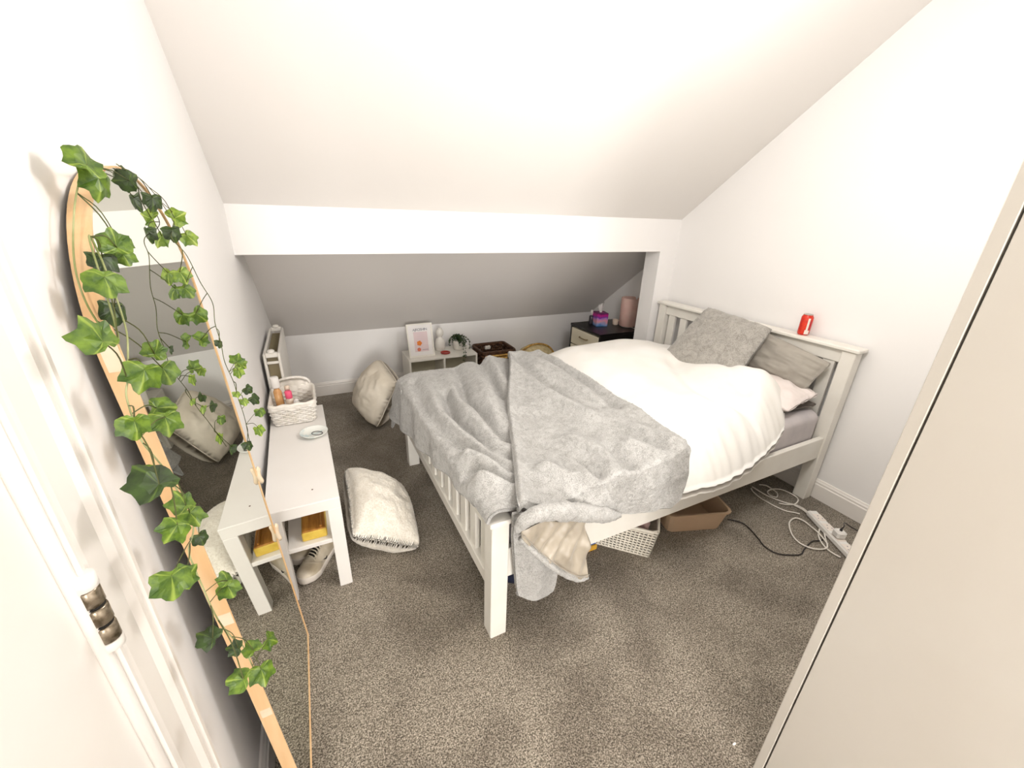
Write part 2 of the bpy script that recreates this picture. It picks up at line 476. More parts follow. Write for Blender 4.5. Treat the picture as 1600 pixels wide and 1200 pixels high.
def coons(c0, c1, d0, d1):
    """c0(u) at v=0, c1(u) at v=1, d0(v) at u=0, d1(v) at u=1"""
    n = len(c0); m = len(d0)
    u = np.linspace(0, 1, n)[:, None, None]; v = np.linspace(0, 1, m)[None, :, None]
    Lc = (1-v)*c0[:, None]+v*c1[:, None]; Ld = (1-u)*d0[None]+u*d1[None]
    B = (1-u)*(1-v)*c0[0]+u*(1-v)*c0[-1]+(1-u)*v*c1[0]+u*v*c1[-1]
    return Lc+Ld-B
def normals(P):
    a = np.gradient(P, axis=0); b = np.gradient(P, axis=1)
    n = np.cross(a, b); n /= np.linalg.norm(n, axis=2)[..., None]+1e-12
    return n
def smooth_grid(P, it=1, axes=(0, 1)):
    P = P.copy()
    for _ in range(it):
        for ax in axes:
            Q = P.copy()
            sl = [slice(None)]*3; a = sl.copy(); b = sl.copy(); c = sl.copy()
            c[ax] = slice(1, -1); a[ax] = slice(0, -2); b[ax] = slice(2, None)
            Q[tuple(c)] = 0.5*P[tuple(c)]+0.25*(P[tuple(a)]+P[tuple(b)])
            P = Q
    return P
def sheet(P, th, up=True):
    """closed two-sided cloth with rounded border; P is the outer face"""
    n, m = P.shape[:2]
    N = normals(P)
    if not up: N = -N
    Q = P-N*th
    # round the border inwards
    g = G()
    mid = (P+Q)/2
    k = len(g.V)
    V = np.concatenate([P.reshape(-1, 3), Q.reshape(-1, 3)])
    F = []
    for i in range(n-1):
        for j in range(m-1):
            q = (i*m+j, (i+1)*m+j, (i+1)*m+j+1, i*m+j+1)
            b = tuple(x+n*m for x in q[::-1])
            F.append(q if up else q[::-1]); F.append(b if up else b[::-1])
    ring = [(i, 0) for i in range(n)]+[(n-1, j) for j in range(1, m)]+[(i, m-1) for i in range(n-2, -1, -1)]+[(0, j) for j in range(m-2, 0, -1)]
    ids = [i*m+j for i, j in ring]
    # bulged border ring
    out = []
    cen = mid.reshape(-1, 3).mean(0)
    base = len(V)
    EX = []
    for (i, j) in ring:
        ii = min(max(i, 1), n-2); jj = min(max(j, 1), m-2)
        d = mid[i, j]-mid[ii, jj]; L = np.linalg.norm(d)+1e-9
        EX.append(mid[i, j]+d/L*th*0.45)
    V = np.concatenate([V, np.array(EX)])
    r = len(ids)
    for a in range(r):
        b = (a+1) % r
        q1 = (ids[b], ids[a], base+a, base+b); q2 = (base+b, base+a, ids[a]+n*m, ids[b]+n*m)
        F.append(q1[::-1] if up else q1); F.append(q2[::-1] if up else q2)
    g.add(V, F)
    return g
def pillow(C, th, n=36, seed=1, amp=0.012, freq=6.0, power=0.45, pinch=0.06, sag=None, fuzz=0.0):
    """C: four corners (00, 10, 11, 01); th: full thickness at the centre"""
    C = [np.array(c, float) for c in C]
    s = np.linspace(-1, 1, n); S, T = np.meshgrid(s, s, indexing='ij')
    # pull edges in a little between corners
    Sx = S*(1-pinch*(1-T**2)*np.abs(S)**3); Tx = T*(1-pinch*(1-S**2)*np.abs(T)**3)
    rc = 1-0.055*(S*T)**4
    Sx = Sx*rc; Tx = Tx*rc
    u = ((Sx+1)/2)[..., None]; v = ((Tx+1)/2)[..., None]
    B = (1-u)*(1-v)*C[0]+u*(1-v)*C[1]+u*v*C[2]+(1-u)*v*C[3]
    if sag is not None: B = B+sag(S, T)
    N = normals(B)
    prof = (np.clip(1-S**2, 0, 1)*np.clip(1-T**2, 0, 1))**power
    n1 = amp*fbm(S*freq, T*freq, seed, 3)*(0.35+0.65*prof); n2 = amp*fbm(S*freq, T*freq, seed+50, 3)*(0.35+0.65*prof)
    if fuzz:
        n1 = n1+fuzz*RNG.normal(size=S.shape)*0.6; n2 = n2+fuzz*RNG.normal(size=S.shape)*0.6
    e = 0.004
    A = B+N*(prof*th/2+e+n1)[..., None]; D = B-N*(prof*th/2+e+n2)[..., None]
    g = G(); m = n
    V = np.concatenate([A.reshape(-1, 3), D.reshape(-1, 3)]); F = []
    for i in range(n-1):
        for j in range(n-1):
            q = (i*m+j, (i+1)*m+j, (i+1)*m+j+1, i*m+j+1)
            F.append(q); F.append(tuple(x+n*m for x in q[::-1]))
    ring = [(i, 0) for i in range(n)]+[(n-1, j) for j in range(1, m)]+[(i, m-1) for i in range(n-2, -1, -1)]+[(0, j) for j in range(m-2, 0, -1)]
    ids = [i*m+j for i, j in ring]
    for a in range(len(ids)):
        b = (a+1) % len(ids)
        F.append((ids[a], ids[b], ids[b]+n*m, ids[a]+n*m))
    g.add(V, F)
    edge = [B[i, j] for i, j in ring]
    return g, np.array(edge)

# ================================================================== THE ROOM
XL, XR, YB, YF, ZC = -0.302, 2.55, 3.65, -0.34, 2.45
KR = 0.77; ZK = 0.55
XA = 2.76                       # alcove is wider on the right
YH, YH2, ZH1 = 2.40, 2.546, 1.288
def roof_z(y): return ZK+KR*(YB-y)
YT = YB-(ZC-ZK)/KR              # where the slope meets the flat ceiling
T = 0.08
DY0, DY1, DZ = -0.24, 0.535, 1.99    # door opening

struct(G().box(XL-T, XA+T, YF-T, YB+T, -0.06, 0.0).build('floor', 'carpet'))
g = G()
g.box(XL-T, XL, DY1+0.03, YB+T, 0, 2.6).box(XL-T, XL, DY0-0.03, DY1+0.03, DZ+0.03, 2.6).box(XL-T, XL, YF-T, DY0-0.03, 0, 2.6)
struct(g.build('wall_left', 'wall'))
g = G(); g.box(XR, XR+T, YF-T, YH, 0, 2.6)
g.prism([(2.387, YH), (XR+T, YH), (XR+T, YH2), (2.387, YH2)], 2, 0, ZH1+0.0)
struct(g.build('wall_right', 'wall'))
struct(G().box(XA, XA+T, YH2, YB+T, 0, 1.7).build('wall_alcove_side', 'wall'))
struct(G().box(XR+T, XA+T, YH, YH2, 0, 1.7).build('wall_alcove_return', 'wall'))
struct(G().box(XL, XA, YB, YB+T, 0, ZK+0.2).build('wall_back', 'wall'))
OX0, OX1 = XL, 0.96              # opening added so fill light from the unseen landing gets in
struct(G().box(OX1, XR+T, YF-T, YF, 0, 2.6).box(XL-T, OX1, YF-T, YF, 2.25, 2.6).build('wall_front', 'wall'))
# unseen landing behind the opening, added only to house the fill light
LY = FILL_LANDY
struct(G().box(-1.1, 1.6, LY-T, YF-T, -0.06, 0.0).build('floor_added_landing', 'carpet'))
g = G().box(-1.1-T, -1.1, LY-T, YF-T, 0, 2.5).box(1.6, 1.6+T, LY-T, YF-T, 0, 2.5).box(-1.1, XL-T, YF-T-0.02, YF-T, 0, 2.5)
g.box(-1.1, -0.9, LY-T, LY, 0, 2.5).box(0.2, 1.6, LY-T, LY, 0, 2.5).box(-0.9, 0.2, LY-T, LY, 0, 0.70).box(-0.9, 0.2, LY-T, LY, 2.0, 2.5)
struct(g.build('wall_added_landing', 'wall'))
wo = -0.65  # unseen window, added as a frame around the alcove fill light
g = G().box(wo-0.25, wo-0.20, LY-0.06, LY, 0.70, 2.0).box(wo+0.80, wo+0.85, LY-0.06, LY, 0.70, 2.0).box(wo-0.2, wo+0.8, LY-0.06, LY, 0.70, 0.75).box(wo-0.2, wo+0.8, LY-0.06, LY, 1.95, 2.0).box(wo+0.275, wo+0.325, LY-0.06, LY, 0.75, 1.95)
wn = struct(g.build('added_window', 'gloss'))
for x0, x1 in ((wo-0.2, wo+0.275), (wo+0.325, wo+0.8)):
    G().box(x0, x1, LY-0.035, LY-0.030, 0.75, 1.95).build('added_pane', 'clearb', wn)
struct(G().box(-1.1-T, 1.6+T, LY-T, YF-T, 2.4, 2.48).build('ceiling_added_landing', 'ceil'))
# header beam across the mouth of the alcove
ztop = roof_z(YH)
g = G(); g.prism([(YH, ZH1), (YH2, ZH1), (YH2, roof_z(YH2)+0.02), (YH, ztop+0.02)], 0, XL, XR)
struct(g.build('wall_header', 'wall'))
# ceiling: flat part and the long slope
g = G()
g.prism([(YF-T, ZC), (YT, ZC), (YB+T, roof_z(YB+T)), (YB+T, roof_z(YB+T)+0.08), (YT, ZC+0.08), (YF-T, ZC+0.08)], 0, XL-T, XA+T)
struct(g.build('ceiling', 'ceil'))
# skirting boards (moulded profile: depth, height)
prof = [(0, 0), (0.017, 0), (0.017, 0.088), (0.013, 0.094), (0.013, 0.104), (0.009, 0.110), (0.006, 0.118), (0, 0.12)]
struct(G().prism([(YB-d, z) for d, z in prof], 0, XL, XA).build('baseboard_back', 'gloss'))
struct(G().prism([(XR-d, z) for d, z in prof], 1, YF, YH).build('baseboard_right', 'gloss') if False else
       G().add([(XR-d, y, z) for y in (YF, YH) for d, z in prof],
               [tuple(range(8)), tuple(range(8, 16))[::-1]]+[(i, (i+1) % 8, 8+(i+1) % 8, 8+i) for i in range(8)]).build('baseboard_right', 'gloss'))
struct(G().add([(XL+d, y, z) for y in (0.67, YB) for d, z in prof],
               [tuple(range(8))[::-1], tuple(range(8, 16))]+[(i, (i+1) % 8, 8+(i+1) % 8, 8+i) for i in range(8)]).build('baseboard_left', 'gloss'))
# door frame with moulded architrave
fr = struct(G().box(XL-T, XL-0.001, DY1, DY1+0.03, 0, DZ).box(XL-T, XL-0.001, DY0-0.03, DY0, 0, DZ).box(XL-T, XL-0.001, DY0-0.03, DY1+0.03, DZ, DZ+0.03).build('trim_1', 'gloss'))
ap = [(0.0, 0.003), (0.010, 0.003), (0.014, 0.006), (0.014, 0.012), (0.010, 0.018), (0.012, 0.024), (0.013, 0.060), (0.016, 0.066), (0.019, 0.072),
      (0.019, 0.080), (0.015, 0.086), (0.021, 0.092), (0.021, 0.100), (0.0, 0.100)]
n = len(ap)
g = G().add([(XL+d, DY1+y, z) for z in (0.0, DZ+0.1) for d, y in ap],
            [tuple(range(n))[::-1], tuple(range(n, 2*n))]+[(i, (i+1) % n, n+(i+1) % n, n+i) for i in range(n)])
g.build('architrave', 'gloss', fr)
g = G().add([(XL+d, DY0-y, z) for z in (0.0, DZ+0.1) for d, y in ap],
            [tuple(range(n)), tuple(range(n, 2*n))[::-1]]+[(i, (i+1) % n, n+(i+1) % n, n+i) for i in range(n)])
g.build('architrave', 'gloss', fr)
g = G().add([(XL+d, y, DZ+h) for y in (DY0-0.003, DY1+0.003) for d, h in ap],
            [tuple(range(n)), tuple(range(n, 2*n))[::-1]]+[(i, (i+1) % n, n+(i+1) % n, n+i) for i in range(n)])
g.build('architrave', 'gloss', fr)
# door leaf
dr = struct(G().box(XL-0.037, XL-0.001, DY0+0.004, DY1-0.005, 0.008, DZ-0.004, 0.003).build('door_1', 'gloss'))
for hz in (1.034, 0.25, 1.75):
    ky, kx = DY1+0.004, XL+0.011
    hg = G().box(XL-0.012, XL-0.002, DY1-0.0045, DY1-0.0005, hz-0.050, hz+0.050, 0.0005).build('hinge', 'gloss', dr)
    zz = hz-0.060
    for k, (h_, mm, rr) in enumerate(((0.014, 'gloss', .0125), (0.026, 'steel', .0120), (0.004, 'black_gap', .0110), (0.026, 'steel', .0120),
                                      (0.004, 'black_gap', .0110), (0.026, 'steel', .0120), (0.020, 'gloss', .0130))):
        G().lathe([(rr*.86, 0), (rr, 0.0015), (rr, h_-0.0015), (rr*.86, h_)], (kx, ky, zz), 16).build('knuckle', mm, hg, True)
        zz += h_
# rounded bead in the gap between leaf and architrave
G().tube([(XL+0.003, DY1-0.003, 0.01), (XL+0.003, DY1-0.003, DZ-.01)], 0.0085, 10).build('paint_bead', 'gloss', dr, True)

# pendant fixture (just outside the picture)
for lab, ps_, zc in (('white pendant lamp holder hanging above the middle of the room', LAMP_POS, ZC),):
    t = thing('pendant_lamp', lab, 'lamp', (ps_[0], ps_[1], zc))
    G().lathe([(0.045, -0.02), (0.05, 0.0)], (ps_[0], ps_[1], zc), 24).build('ceiling_rose', 'plastic_w', t, True)
    G().tube([(ps_[0], ps_[1], zc-0.02), (ps_[0], ps_[1], ps_[2]+0.21)], 0.004, 8).build('flex', 'cablew', t, True)
    G().lathe([(0.012, 0.05), (0.018, 0.045), (0.020, 0.0)], (ps_[0], ps_[1], ps_[2]+0.16), 20).build('lamp_holder', 'plastic_w', t, True)

# ================================================================== BED (white slatted frame)
BX, BY = 0.435, 0.988
BL, BW, BR = 2.085, 1.345, 0.9
bed = thing('bed_frame', 'white wooden double bed frame with slatted headboard and footboard', 'bed', (BX, BY, 0))
def bb(x0, x1, y0, y1, z0, z1, bev=0.003):
    return G().box(BX+x0, BX+x1, BY+y0, BY+y1, z0, z1, bev).rot(BR, (BX, BY))
PW = 0.066
for y0 in (0, BW-PW):
    bb(0, PW, y0, y0+PW, 0, 0.537).build('foot_post', 'bedwhite', bed)
    bb(BL-PW, BL, y0, y0+PW, 0, 0.905).build('head_post', 'bedwhite', bed)
bb(-0.010, PW+0.008, -0.010, BW+0.010, 0.537, 0.556, 0.004).build('foot_cap', 'bedwhite', bed)
bb(0.014, 0.046, PW, BW-PW, 0.455, 0.537).build('foot_top_rail', 'bedwhite', bed)
bb(0.010, 0.046, PW, BW-PW, 0.205, 0.262).build('foot_bottom_rail', 'bedwhite', bed)
bb(BL-PW-0.012, BL+0.014, -0.014, BW+0.014, 0.905, 0.926, 0.005).build('head_cap', 'bedwhite', bed)
bb(BL-0.050, BL-0.016, PW, BW-PW, 0.835, 0.905).build('head_top_rail', 'bedwhite', bed)
bb(BL-0.050, BL-0.016, PW, BW-PW, 0.36, 0.50).build('head_bottom_rail', 'bedwhite', bed)
ns = 11; pitch = (BW-2*PW)/ns
sl = None
for k in range(ns):
    c = PW+pitch*(k+0.5)
    bb(0.020, 0.040, c-0.030, c+0.030, 0.258, 0.460, 0.002).build('foot_slat', 'bedwhite', bed)
    bb(BL-0.043, BL-0.023, c-0.030, c+0.030, 0.495, 0.84, 0.002).build('head_slat', 'bedwhite', bed)
bb(PW, BL-PW, 0.008, 0.034, 0.281, 0.413).build('side_rail', 'bedwhite', bed)
bb(PW, BL-PW, BW-0.034, BW-0.008, 0.281, 0.413).build('side_rail', 'bedwhite', bed)
for k in range(12):
    x = 0.15+k*0.16
    bb(x, x+0.08, 0.034, BW-0.034, 0.300, 0.318, 0.002).build('mattress_slat', 'bedwhite', bed)

# mattress with fitted sheet
mx0, mx1, my0, my1 = BX+0.075, BX+BL-0.075, BY+0.042, BY+BW-0.042
g = G()
nx, ny = 50, 34
def rbox(x0, x1, y0, y1, z0, z1, r, n=26, m=20, seed=3, amp=0.004):
    """soft rounded slab"""
    g = G()
    prof = [(r, 0.0)]+[(r-r*math.sin(a), r-r*math.cos(a)) for a in np.linspace(0.2, math.pi/2, 5)]
    h = z1-z0
    prof += [(0.0, h*0.5)]+[(r-r*math.cos(a), h-r+r*math.sin(a)) for a in np.linspace(0, math.pi/2, 6)]
    rings = []
    for ins, z in prof:
        pts = []
        cr = max(0.06-ins*0.4, 0.01)
        for (cx, cy, a0) in ((x1-ins-cr, y0+ins+cr, -90), (x1-ins-cr, y1-ins-cr, 0), (x0+ins+cr, y1-ins-cr, 90), (x0+ins+cr, y0+ins+cr, 180)):
            for a in np.linspace(a0, a0+90, 7): pts.append((cx+cr*math.cos(R(a)), cy+cr*math.sin(R(a)), z0+z))
        rings.append(pts)
    V = [p for rg in rings for p in rg]; k = len(rings[0]); F = []
    for i in range(len(rings)-1):
        for j in range(k):
            l = (j+1) % k; F.append((i*k+j, i*k+l, (i+1)*k+l, (i+1)*k+j))
    F.append(tuple(range(k))[::-1]); F.append(tuple((len(rings)-1)*k+j for j in range(k)))
    return g.add(V, F)
mt = rbox(mx0, mx1, my0, my1, 0.319, 0.562, 0.045).rot(BR, (BX, BY)).build('mattress', 'sheet', None, True)
tag(mt, 'mattress in a pale lilac grey fitted sheet on the bed frame', 'mattress')

# ------------------------------------------------------------------ duvet
def make_duvet():
    n, m = 110, 130
    c0 = curve([(1.16, 0.975, 0), (1.35, 0.948, 0), (1.53, 0.938, 0), (1.80, 0.985, 0), (2.02, 1.03, 0), (2.16, 1.09, 0)], n)      # near hem
    c1 = curve([(1.16, 2.40, 0), (1.6, 2.41, 0), (2.0, 2.38, 0), (2.30, 2.28, 0)], n)              # far hem
    d0 = curve([(1.16, 0.975, 0), (1.16, 1.7, 0), (1.16, 2.40, 0)], m)
    d1 = curve([(2.16, 1.09, 0), (2.30, 1.35, 0), (2.30, 1.8, 0), (2.30, 2.28, 0)], m)
    P = coons(c0, c1, d0, d1)
    X, Y = P[..., 0], P[..., 1]
    u = np.linspace(0, 1, n)[:, None]*np.ones((1, m)); v = np.ones((n, 1))*np.linspace(0, 1, m)[None]
    near = np.clip(v/0.16, 0, 1); far = np.clip((1-v)/0.15, 0, 1); head = np.clip((1-u)/0.10, 0, 1)
    pf = lambda q: np.sin(q*math.pi/2)**0.75
    hem_z = 0.435+0.10*sm(1.75, 2.15, X)
    top = 0.655+0.035*np.exp(-((X-1.75)/0.45)**2-((Y-2.0)/0.4)**2)+0.115*np.exp(-((X-2.12)/0.17)**2-((Y-1.36)/0.25)**2)
    top = top+0.05*np.exp(-((X-1.95)/0.22)**2-((Y-2.05)/0.3)**2)
    top = top-0.055*(1-sm(1.32, 1.62, X))
    Z = hem_z+(top-hem_z)*pf(near)*(0.72+0.28*pf(far))*(0.86+0.14*pf(head))
    Z = np.where(v > 0.6, np.maximum(Z, 0.40+(top-0.40)*pf(far)), Z)
    # soft creases
    def ridge(pts, h, w): return h*np.exp(-(poly_dist(X, Y, pts)/w)**2)
    Z = Z-ridge([(2.0, 1.75), (1.86, 1.5), (1.80, 1.25), (1.86, 1.10)], 0.030, 0.05)
    Z = Z+ridge([(1.72, 1.30), (1.80, 1.08)], 0.018, 0.07)
    Z = Z+ridge([(2.24, 1.32), (2.04, 1.22), (1.95, 1.12)], 0.018, 0.05)-ridge([(2.16, 1.5), (2.0, 1.33), (1.97, 1.22)], 0.018, 0.03)
    Z = Z+0.012*fbm(X*3.2, Y*3.2, 5, 3)
    # ruffles at the near hem
    wv = np.exp(-(v/0.10)**2)
    ruf = np.sin(X*95+3*np.sin(X*13))*0.5+np.sin(X*57+1)*0.5
    Y2 = Y-wv*0.005*ruf; Z = Z+wv*0.004*ruf*(1-np.exp(-(v/0.03)**2))
    P = np.stack([X, Y2, Z], -1)
    P = smooth_grid(P, 1)
    B = P.copy()
    B[..., 2] = np.minimum(P[..., 2]-0.012, np.where(Y < 1.06, P[..., 2]-0.03, 0.566))
    B[..., 2] = np.where(Y > 2.30, P[..., 2]-0.03, B[..., 2])
    g = G(); g.grid(P); g.grid(B, True)
    ids = [(i, 0) for i in range(n)]+[(n-1, j) for j in range(1, m)]+[(i, m-1) for i in range(n-2, -1, -1)]+[(0, j) for j in range(m-2, 0, -1)]
    k = [i*m+j for i, j in ids]
    g.add([], [])
    for a in range(len(k)):
        b = (a+1) % len(k)
        g.F.append((k[b], k[a], k[a]+n*m, k[b]+n*m)[::-1])
    return g
dv = make_duvet().build('duvet', 'duvet', None, True)
tag(dv, 'puffy white duvet spread across the head half of the bed', 'duvet')

# ------------------------------------------------------------------ grey faux fur blanket
bl = thing('blanket', 'grey faux fur throw blanket bunched over the foot of the bed', 'blanket', (0.85, 1.6, 0.56))
def fuzzed(P, a):
    N = normals(P)
    sp = np.minimum(np.linalg.norm(np.gradient(P, axis=0), axis=2), np.linalg.norm(np.gradient(P, axis=1), axis=2))
    k = np.clip((sp-0.0015)/0.0025, 0, 1)
    k[:2] = 0; k[-2:] = 0; k[:, :2] = 0; k[:, -2:] = 0
    return P+N*(RNG.normal(size=P.shape[:2])*a*k)[..., None]
FOLD = [(1.13, 2.36), (1.02, 2.10), (0.80, 1.66), (0.62, 1.22), (0.51, 0.965)]
RIDG = [(1.36, 2.42), (1.37, 2.15), (1.375, 1.87), (1.37, 1.50), (1.355, 1.20), (1.32, 1.0), (1.275, 0.945)]
def lower_layer():
    n, m = 150, 210                     # n along x, m along y
    ys = np.linspace(0.985, 2.40, m)
    hang = np.interp(ys, [0.98, 1.10, 1.18, 1.43, 1.785, 2.27, 2.5], [0.03, 0.035, 0.045, 0.10, 0.19, 0.27, 0.30])
    xe = np.interp(ys, [1.0, 1.2, 2.4], [0.425, 0.418, 0.398])
    zt = 0.585
    sarc = np.linspace(0, 1, n)
    P = np.zeros((n, m, 3))
    for j in range(m):
        tot = hang[j]+(1.28-xe[j])
        s = tot*sarc
        h = hang[j]
        hx = np.where(s < h, xe[j]-0.012-0.03*np.clip((h-s)/0.3, 0, 1)*sm(1.5, 2.4, ys[j]), xe[j]+(s-h))
        hz = np.where(s < h, zt-(h-s), zt)
        P[:, j, 0] = hx; P[:, j, 1] = ys[j]; P[:, j, 2] = hz
    P = smooth_grid(P, 14, (0,))
    X, Y = P[..., 0], P[..., 1]
    flat = sm(0.40, 0.47, X)
    Z = P[..., 2].copy()
    def crease(pts, d, w): return d*np.exp(-(poly_dist(X, Y, pts)/w)**2)
    lumps = np.zeros_like(X)
    C1 = [(0.929, 2.40), (0.889, 2.08), (0.845, 1.805)]
    C3 = [(0.74, 2.30), (0.722, 2.145), (0.648, 1.836), (0.666, 1.635), (0.654, 1.496), (0.669, 1.385)]
    C4 = [(0.577, 1.957), (0.526, 1.667), (0.547, 1.497), (0.586, 1.339), (0.637, 1.262)]
    C5 = [(0.46, 2.2), (0.444, 2.109), (0.43, 1.797), (0.44, 1.596), (0.478, 1.426), (0.539, 1.321), (0.599, 1.176)]
    C6 = [(0.42, 1.225), (0.455, 1.235), (0.512, 1.166), (0.568, 1.112)]
    mids = [
        [(0.83, 2.3), (0.80, 2.0), (0.75, 1.72), (0.74, 1.5)],
        [(0.66, 2.2), (0.60, 1.85), (0.60, 1.62), (0.62, 1.42), (0.66, 1.33)],
        [(0.53, 2.2), (0.48, 1.75), (0.50, 1.50), (0.56, 1.34), (0.62, 1.21)],
        [(0.47, 1.32), (0.53, 1.24), (0.59, 1.15)],
        [(0.45, 1.15), (0.52, 1.10), (0.58, 1.05)],
        [(0.99, 2.4), (0.95, 2.1), (0.92, 1.9)],
    ]
    for c, d, w in ((C1, 0.070, 0.026), (C3, 0.052, 0.027), (C4, 0.050, 0.026), (C5, 0.044, 0.026), (C6, 0.046, 0.018)):
        lumps -= crease(c, d, w)
    for c, d, w in zip(mids, (0.052, 0.044, 0.036, 0.040, 0.052, 0.065), (0.055, 0.045, 0.04, 0.03, 0.035, 0.045)):
        lumps += crease(c, d, w)
    lumps += 0.010*fbm(X*5, Y*5, 11, 3)
    dF = poly_dist(X, Y, FOLD)
    lumps = lumps*(1-0.60*sm(1.85, 2.30, Y))*(1-0.55*np.exp(-(dF/0.07)**2))-0.012*np.exp(-(dF/0.06)**2)
    Z = Z+(lumps+0.026)*(0.25+0.75*flat)*np.where(P[..., 2] > 0.55, 1, 0.15)
    # bunched folds rise towards the far side
    Z = Z+0.030*np.exp(-((X-1.05)/0.16)**2)*sm(1.7, 2.3, Y)
    # far side falls over the mattress edge
    fall = sm(2.32, 2.40, Y); Z = Z-0.07*fall
    # hanging part ripples
    hp = 1-sm(0.50, 0.57, P[..., 2])
    Xn = X-hp*(0.006+0.010*np.sin(Y*21+1.0))
    P = np.stack([Xn, Y, np.maximum(Z, np.where(X > 0.52, 0.570, Z))], -1)
    return sheet(fuzzed(P, 0.0011), 0.012)
lower_layer().build('lower_layer', 'fur', bl, True)

def upper_fold():
    n, m = 150, 230
    F = curve([(x, y, 0) for x, y in FOLD[::-1]], 180); Rg = curve([(x, y, 0) for x, y in RIDG[::-1]], 180)
    hl = 50                                     # rows on the hanging part
    a = np.linspace(0, 1, n)
    P = np.zeros((n, 180+hl, 3))
    for i in range(n):
        t = a[i]
        top = F*(1-t)+Rg*t
        E = top[0]
        xs = E[0]
        zb = np.interp(xs, [0.50, 0.62, 0.74, 0.91, 1.0, 1.14, 1.22, 1.26, 1.28], [0.60, 0.575, 0.53, 0.455, 0.44, 0.435, 0.40, 0.43, 0.52])
        zt = 0.62
        q = np.linspace(0, 1, hl, endpoint=False)
        P[i, :hl, 0] = xs; P[i, :hl, 1] = 0.948; P[i, :hl, 2] = zb+(zt-zb)*q
        P[i, hl:, :2] = top[:, :2]; P[i, hl:, 2] = zt
    P = smooth_grid(P, 10, (1,))
    X, Y = P[..., 0], P[..., 1]
    def cr(pts, d, w): return d*np.exp(-(poly_dist(X, Y, pts)/w)**2)
    onT = sm(0.55, 0.61, P[..., 2])
    lum = 0.014*fbm(X*4+3, Y*4, 23, 2)+0.004*fbm(X*9, Y*9, 29, 2)
    lum += cr([(0.70, 1.10), (0.74, 1.03), (0.80, 0.99)], 0.050, 0.045)+cr([(0.93, 1.25), (0.95, 1.08), (0.92, 0.98)], 0.022, 0.05)
    lum -= cr([(0.83, 1.10), (0.86, 1.0)], 0.036, 0.028)+cr([(1.02, 1.12), (1.0, 1.0)], 0.034, 0.028)
    lum += cr([(1.10, 1.10), (1.13, 1.0)], 0.026, 0.035)-cr([(1.16, 1.18), (1.19, 1.02)], 0.022, 0.025)+cr([(1.22, 1.2), (1.24, 1.03)], 0.022, 0.03)
    lum += cr([(1.06, 2.25), (1.03, 1.9), (1.06, 1.6), (1.10, 1.4)], 0.030, 0.04)-cr([(1.13, 2.25), (1.10, 1.9), (1.12, 1.6)], 0.028, 0.03)
    lum += cr([(1.20, 2.3), (1.23, 1.9), (1.22, 1.5)], 0.026, 0.045)-cr([(1.28, 2.2), (1.31, 1.8), (1.28, 1.4)], 0.026, 0.025)
    # thick rolled hems on both long sides
    lum += 0.026*np.exp(-(poly_dist(X, Y, RIDG)/0.05)**2)+0.040*np.exp(-(poly_dist(X, Y, FOLD)/0.05)**2)
    lum = lum*(1-0.40*sm(1.9, 2.35, Y))
    Z = P[..., 2]+onT*(lum+0.040*sm(0.9, 1.3, X)+0.022*np.exp(-((X-1.08)/0.15)**2)*sm(1.6, 2.25, Y))
    # outer borders tuck down onto what lies below
    ai = a[:, None]*np.ones_like(X)
    Z = Z-onT*0.045*np.exp(-((1-ai)/0.035)**2)-onT*0.030*np.exp(-(ai/0.012)**2)
    fall = sm(2.30, 2.42, Y); Z = Z-0.06*fall
    hp = 1-onT
    Yn = Y-hp*(0.012+0.012*np.sin(X*24+0.6)+0.01*fbm(X*8, P[..., 2]*6, 41, 2))
    P = np.stack([X, Yn, Z], -1)
    return sheet(fuzzed(P, 0.0013), 0.014)
upper_fold().build('upper_fold', 'fur', bl, True)

def rolled_edge():
    path = curve([(0.500, 0.925, 0.555), (0.497, 0.910, 0.590), (0.520, 0.900, 0.618), (0.575, 0.900, 0.622), (0.66, 0.905, 0.596), (0.78, 0.912, 0.540), (0.88, 0.922, 0.492), (0.93, 0.930, 0.470)], 90)
    rr = np.interp(np.linspace(0, 1, 90), [0, .1, .4, .8, 1], [0.012, 0.022, 0.034, 0.030, 0.012])
    rr = rr*(1+0.10*vnoise(np.linspace(0, 12, 90), np.zeros(90), 9))
    g = G().tube(path, rr, 16)
    g.V = [tuple(np.array(v)+RNG.normal(size=3)*0.0012) for v in g.V]
    return g
rolled_edge().build('rolled_edge', 'fur', bl, True)

def lining():
    n, m = 60, 50
    c1 = curve([(0.497, 0.918, 0.575), (0.56, 0.912, 0.585), (0.66, 0.916, 0.560), (0.764, 0.925, 0.510)], n)
    c0 = curve([(0.492, 0.905, 0.560), (0.555, 0.888, 0.475), (0.645, 0.880, 0.372), (0.72, 0.884, 0.305), (0.770, 0.892, 0.285)], n)
    d0 = curve([tuple(c0[0]), tuple((c0[0]+c1[0])/2), tuple(c1[0])], m)
    d1 = curve([tuple(c0[-1]), (0.772, 0.900, 0.36), (0.768, 0.912, 0.44), tuple(c1[-1])], m)
    P = coons(c0, c1, d0, d1)
    X, Z = P[..., 0], P[..., 2]
    w = 0.012*np.sin(X*70-Z*45+2.5*vnoise(X*9, Z*9, 3))*np.exp(-((Z-0.44)/0.10)**2)+0.010*fbm(X*14, Z*14, 8, 3)
    P[..., 1] += w-0.012
    return P, c0
LP, hem = lining()
ln = sheet(LP, 0.004).build('lining', 'lining', bl, True)
G().tube(hem+np.array([0, -0.012, -0.006]), 0.0105, 10).xf(lambda v: v+RNG.normal(size=3)*0.0010).build('hem_binding', 'fur', bl, True)
G().tube(hem+np.array([0.006, -0.020, 0.010]), 0.0016, 6).build('hem_stitch', 'greycotton', bl, True)

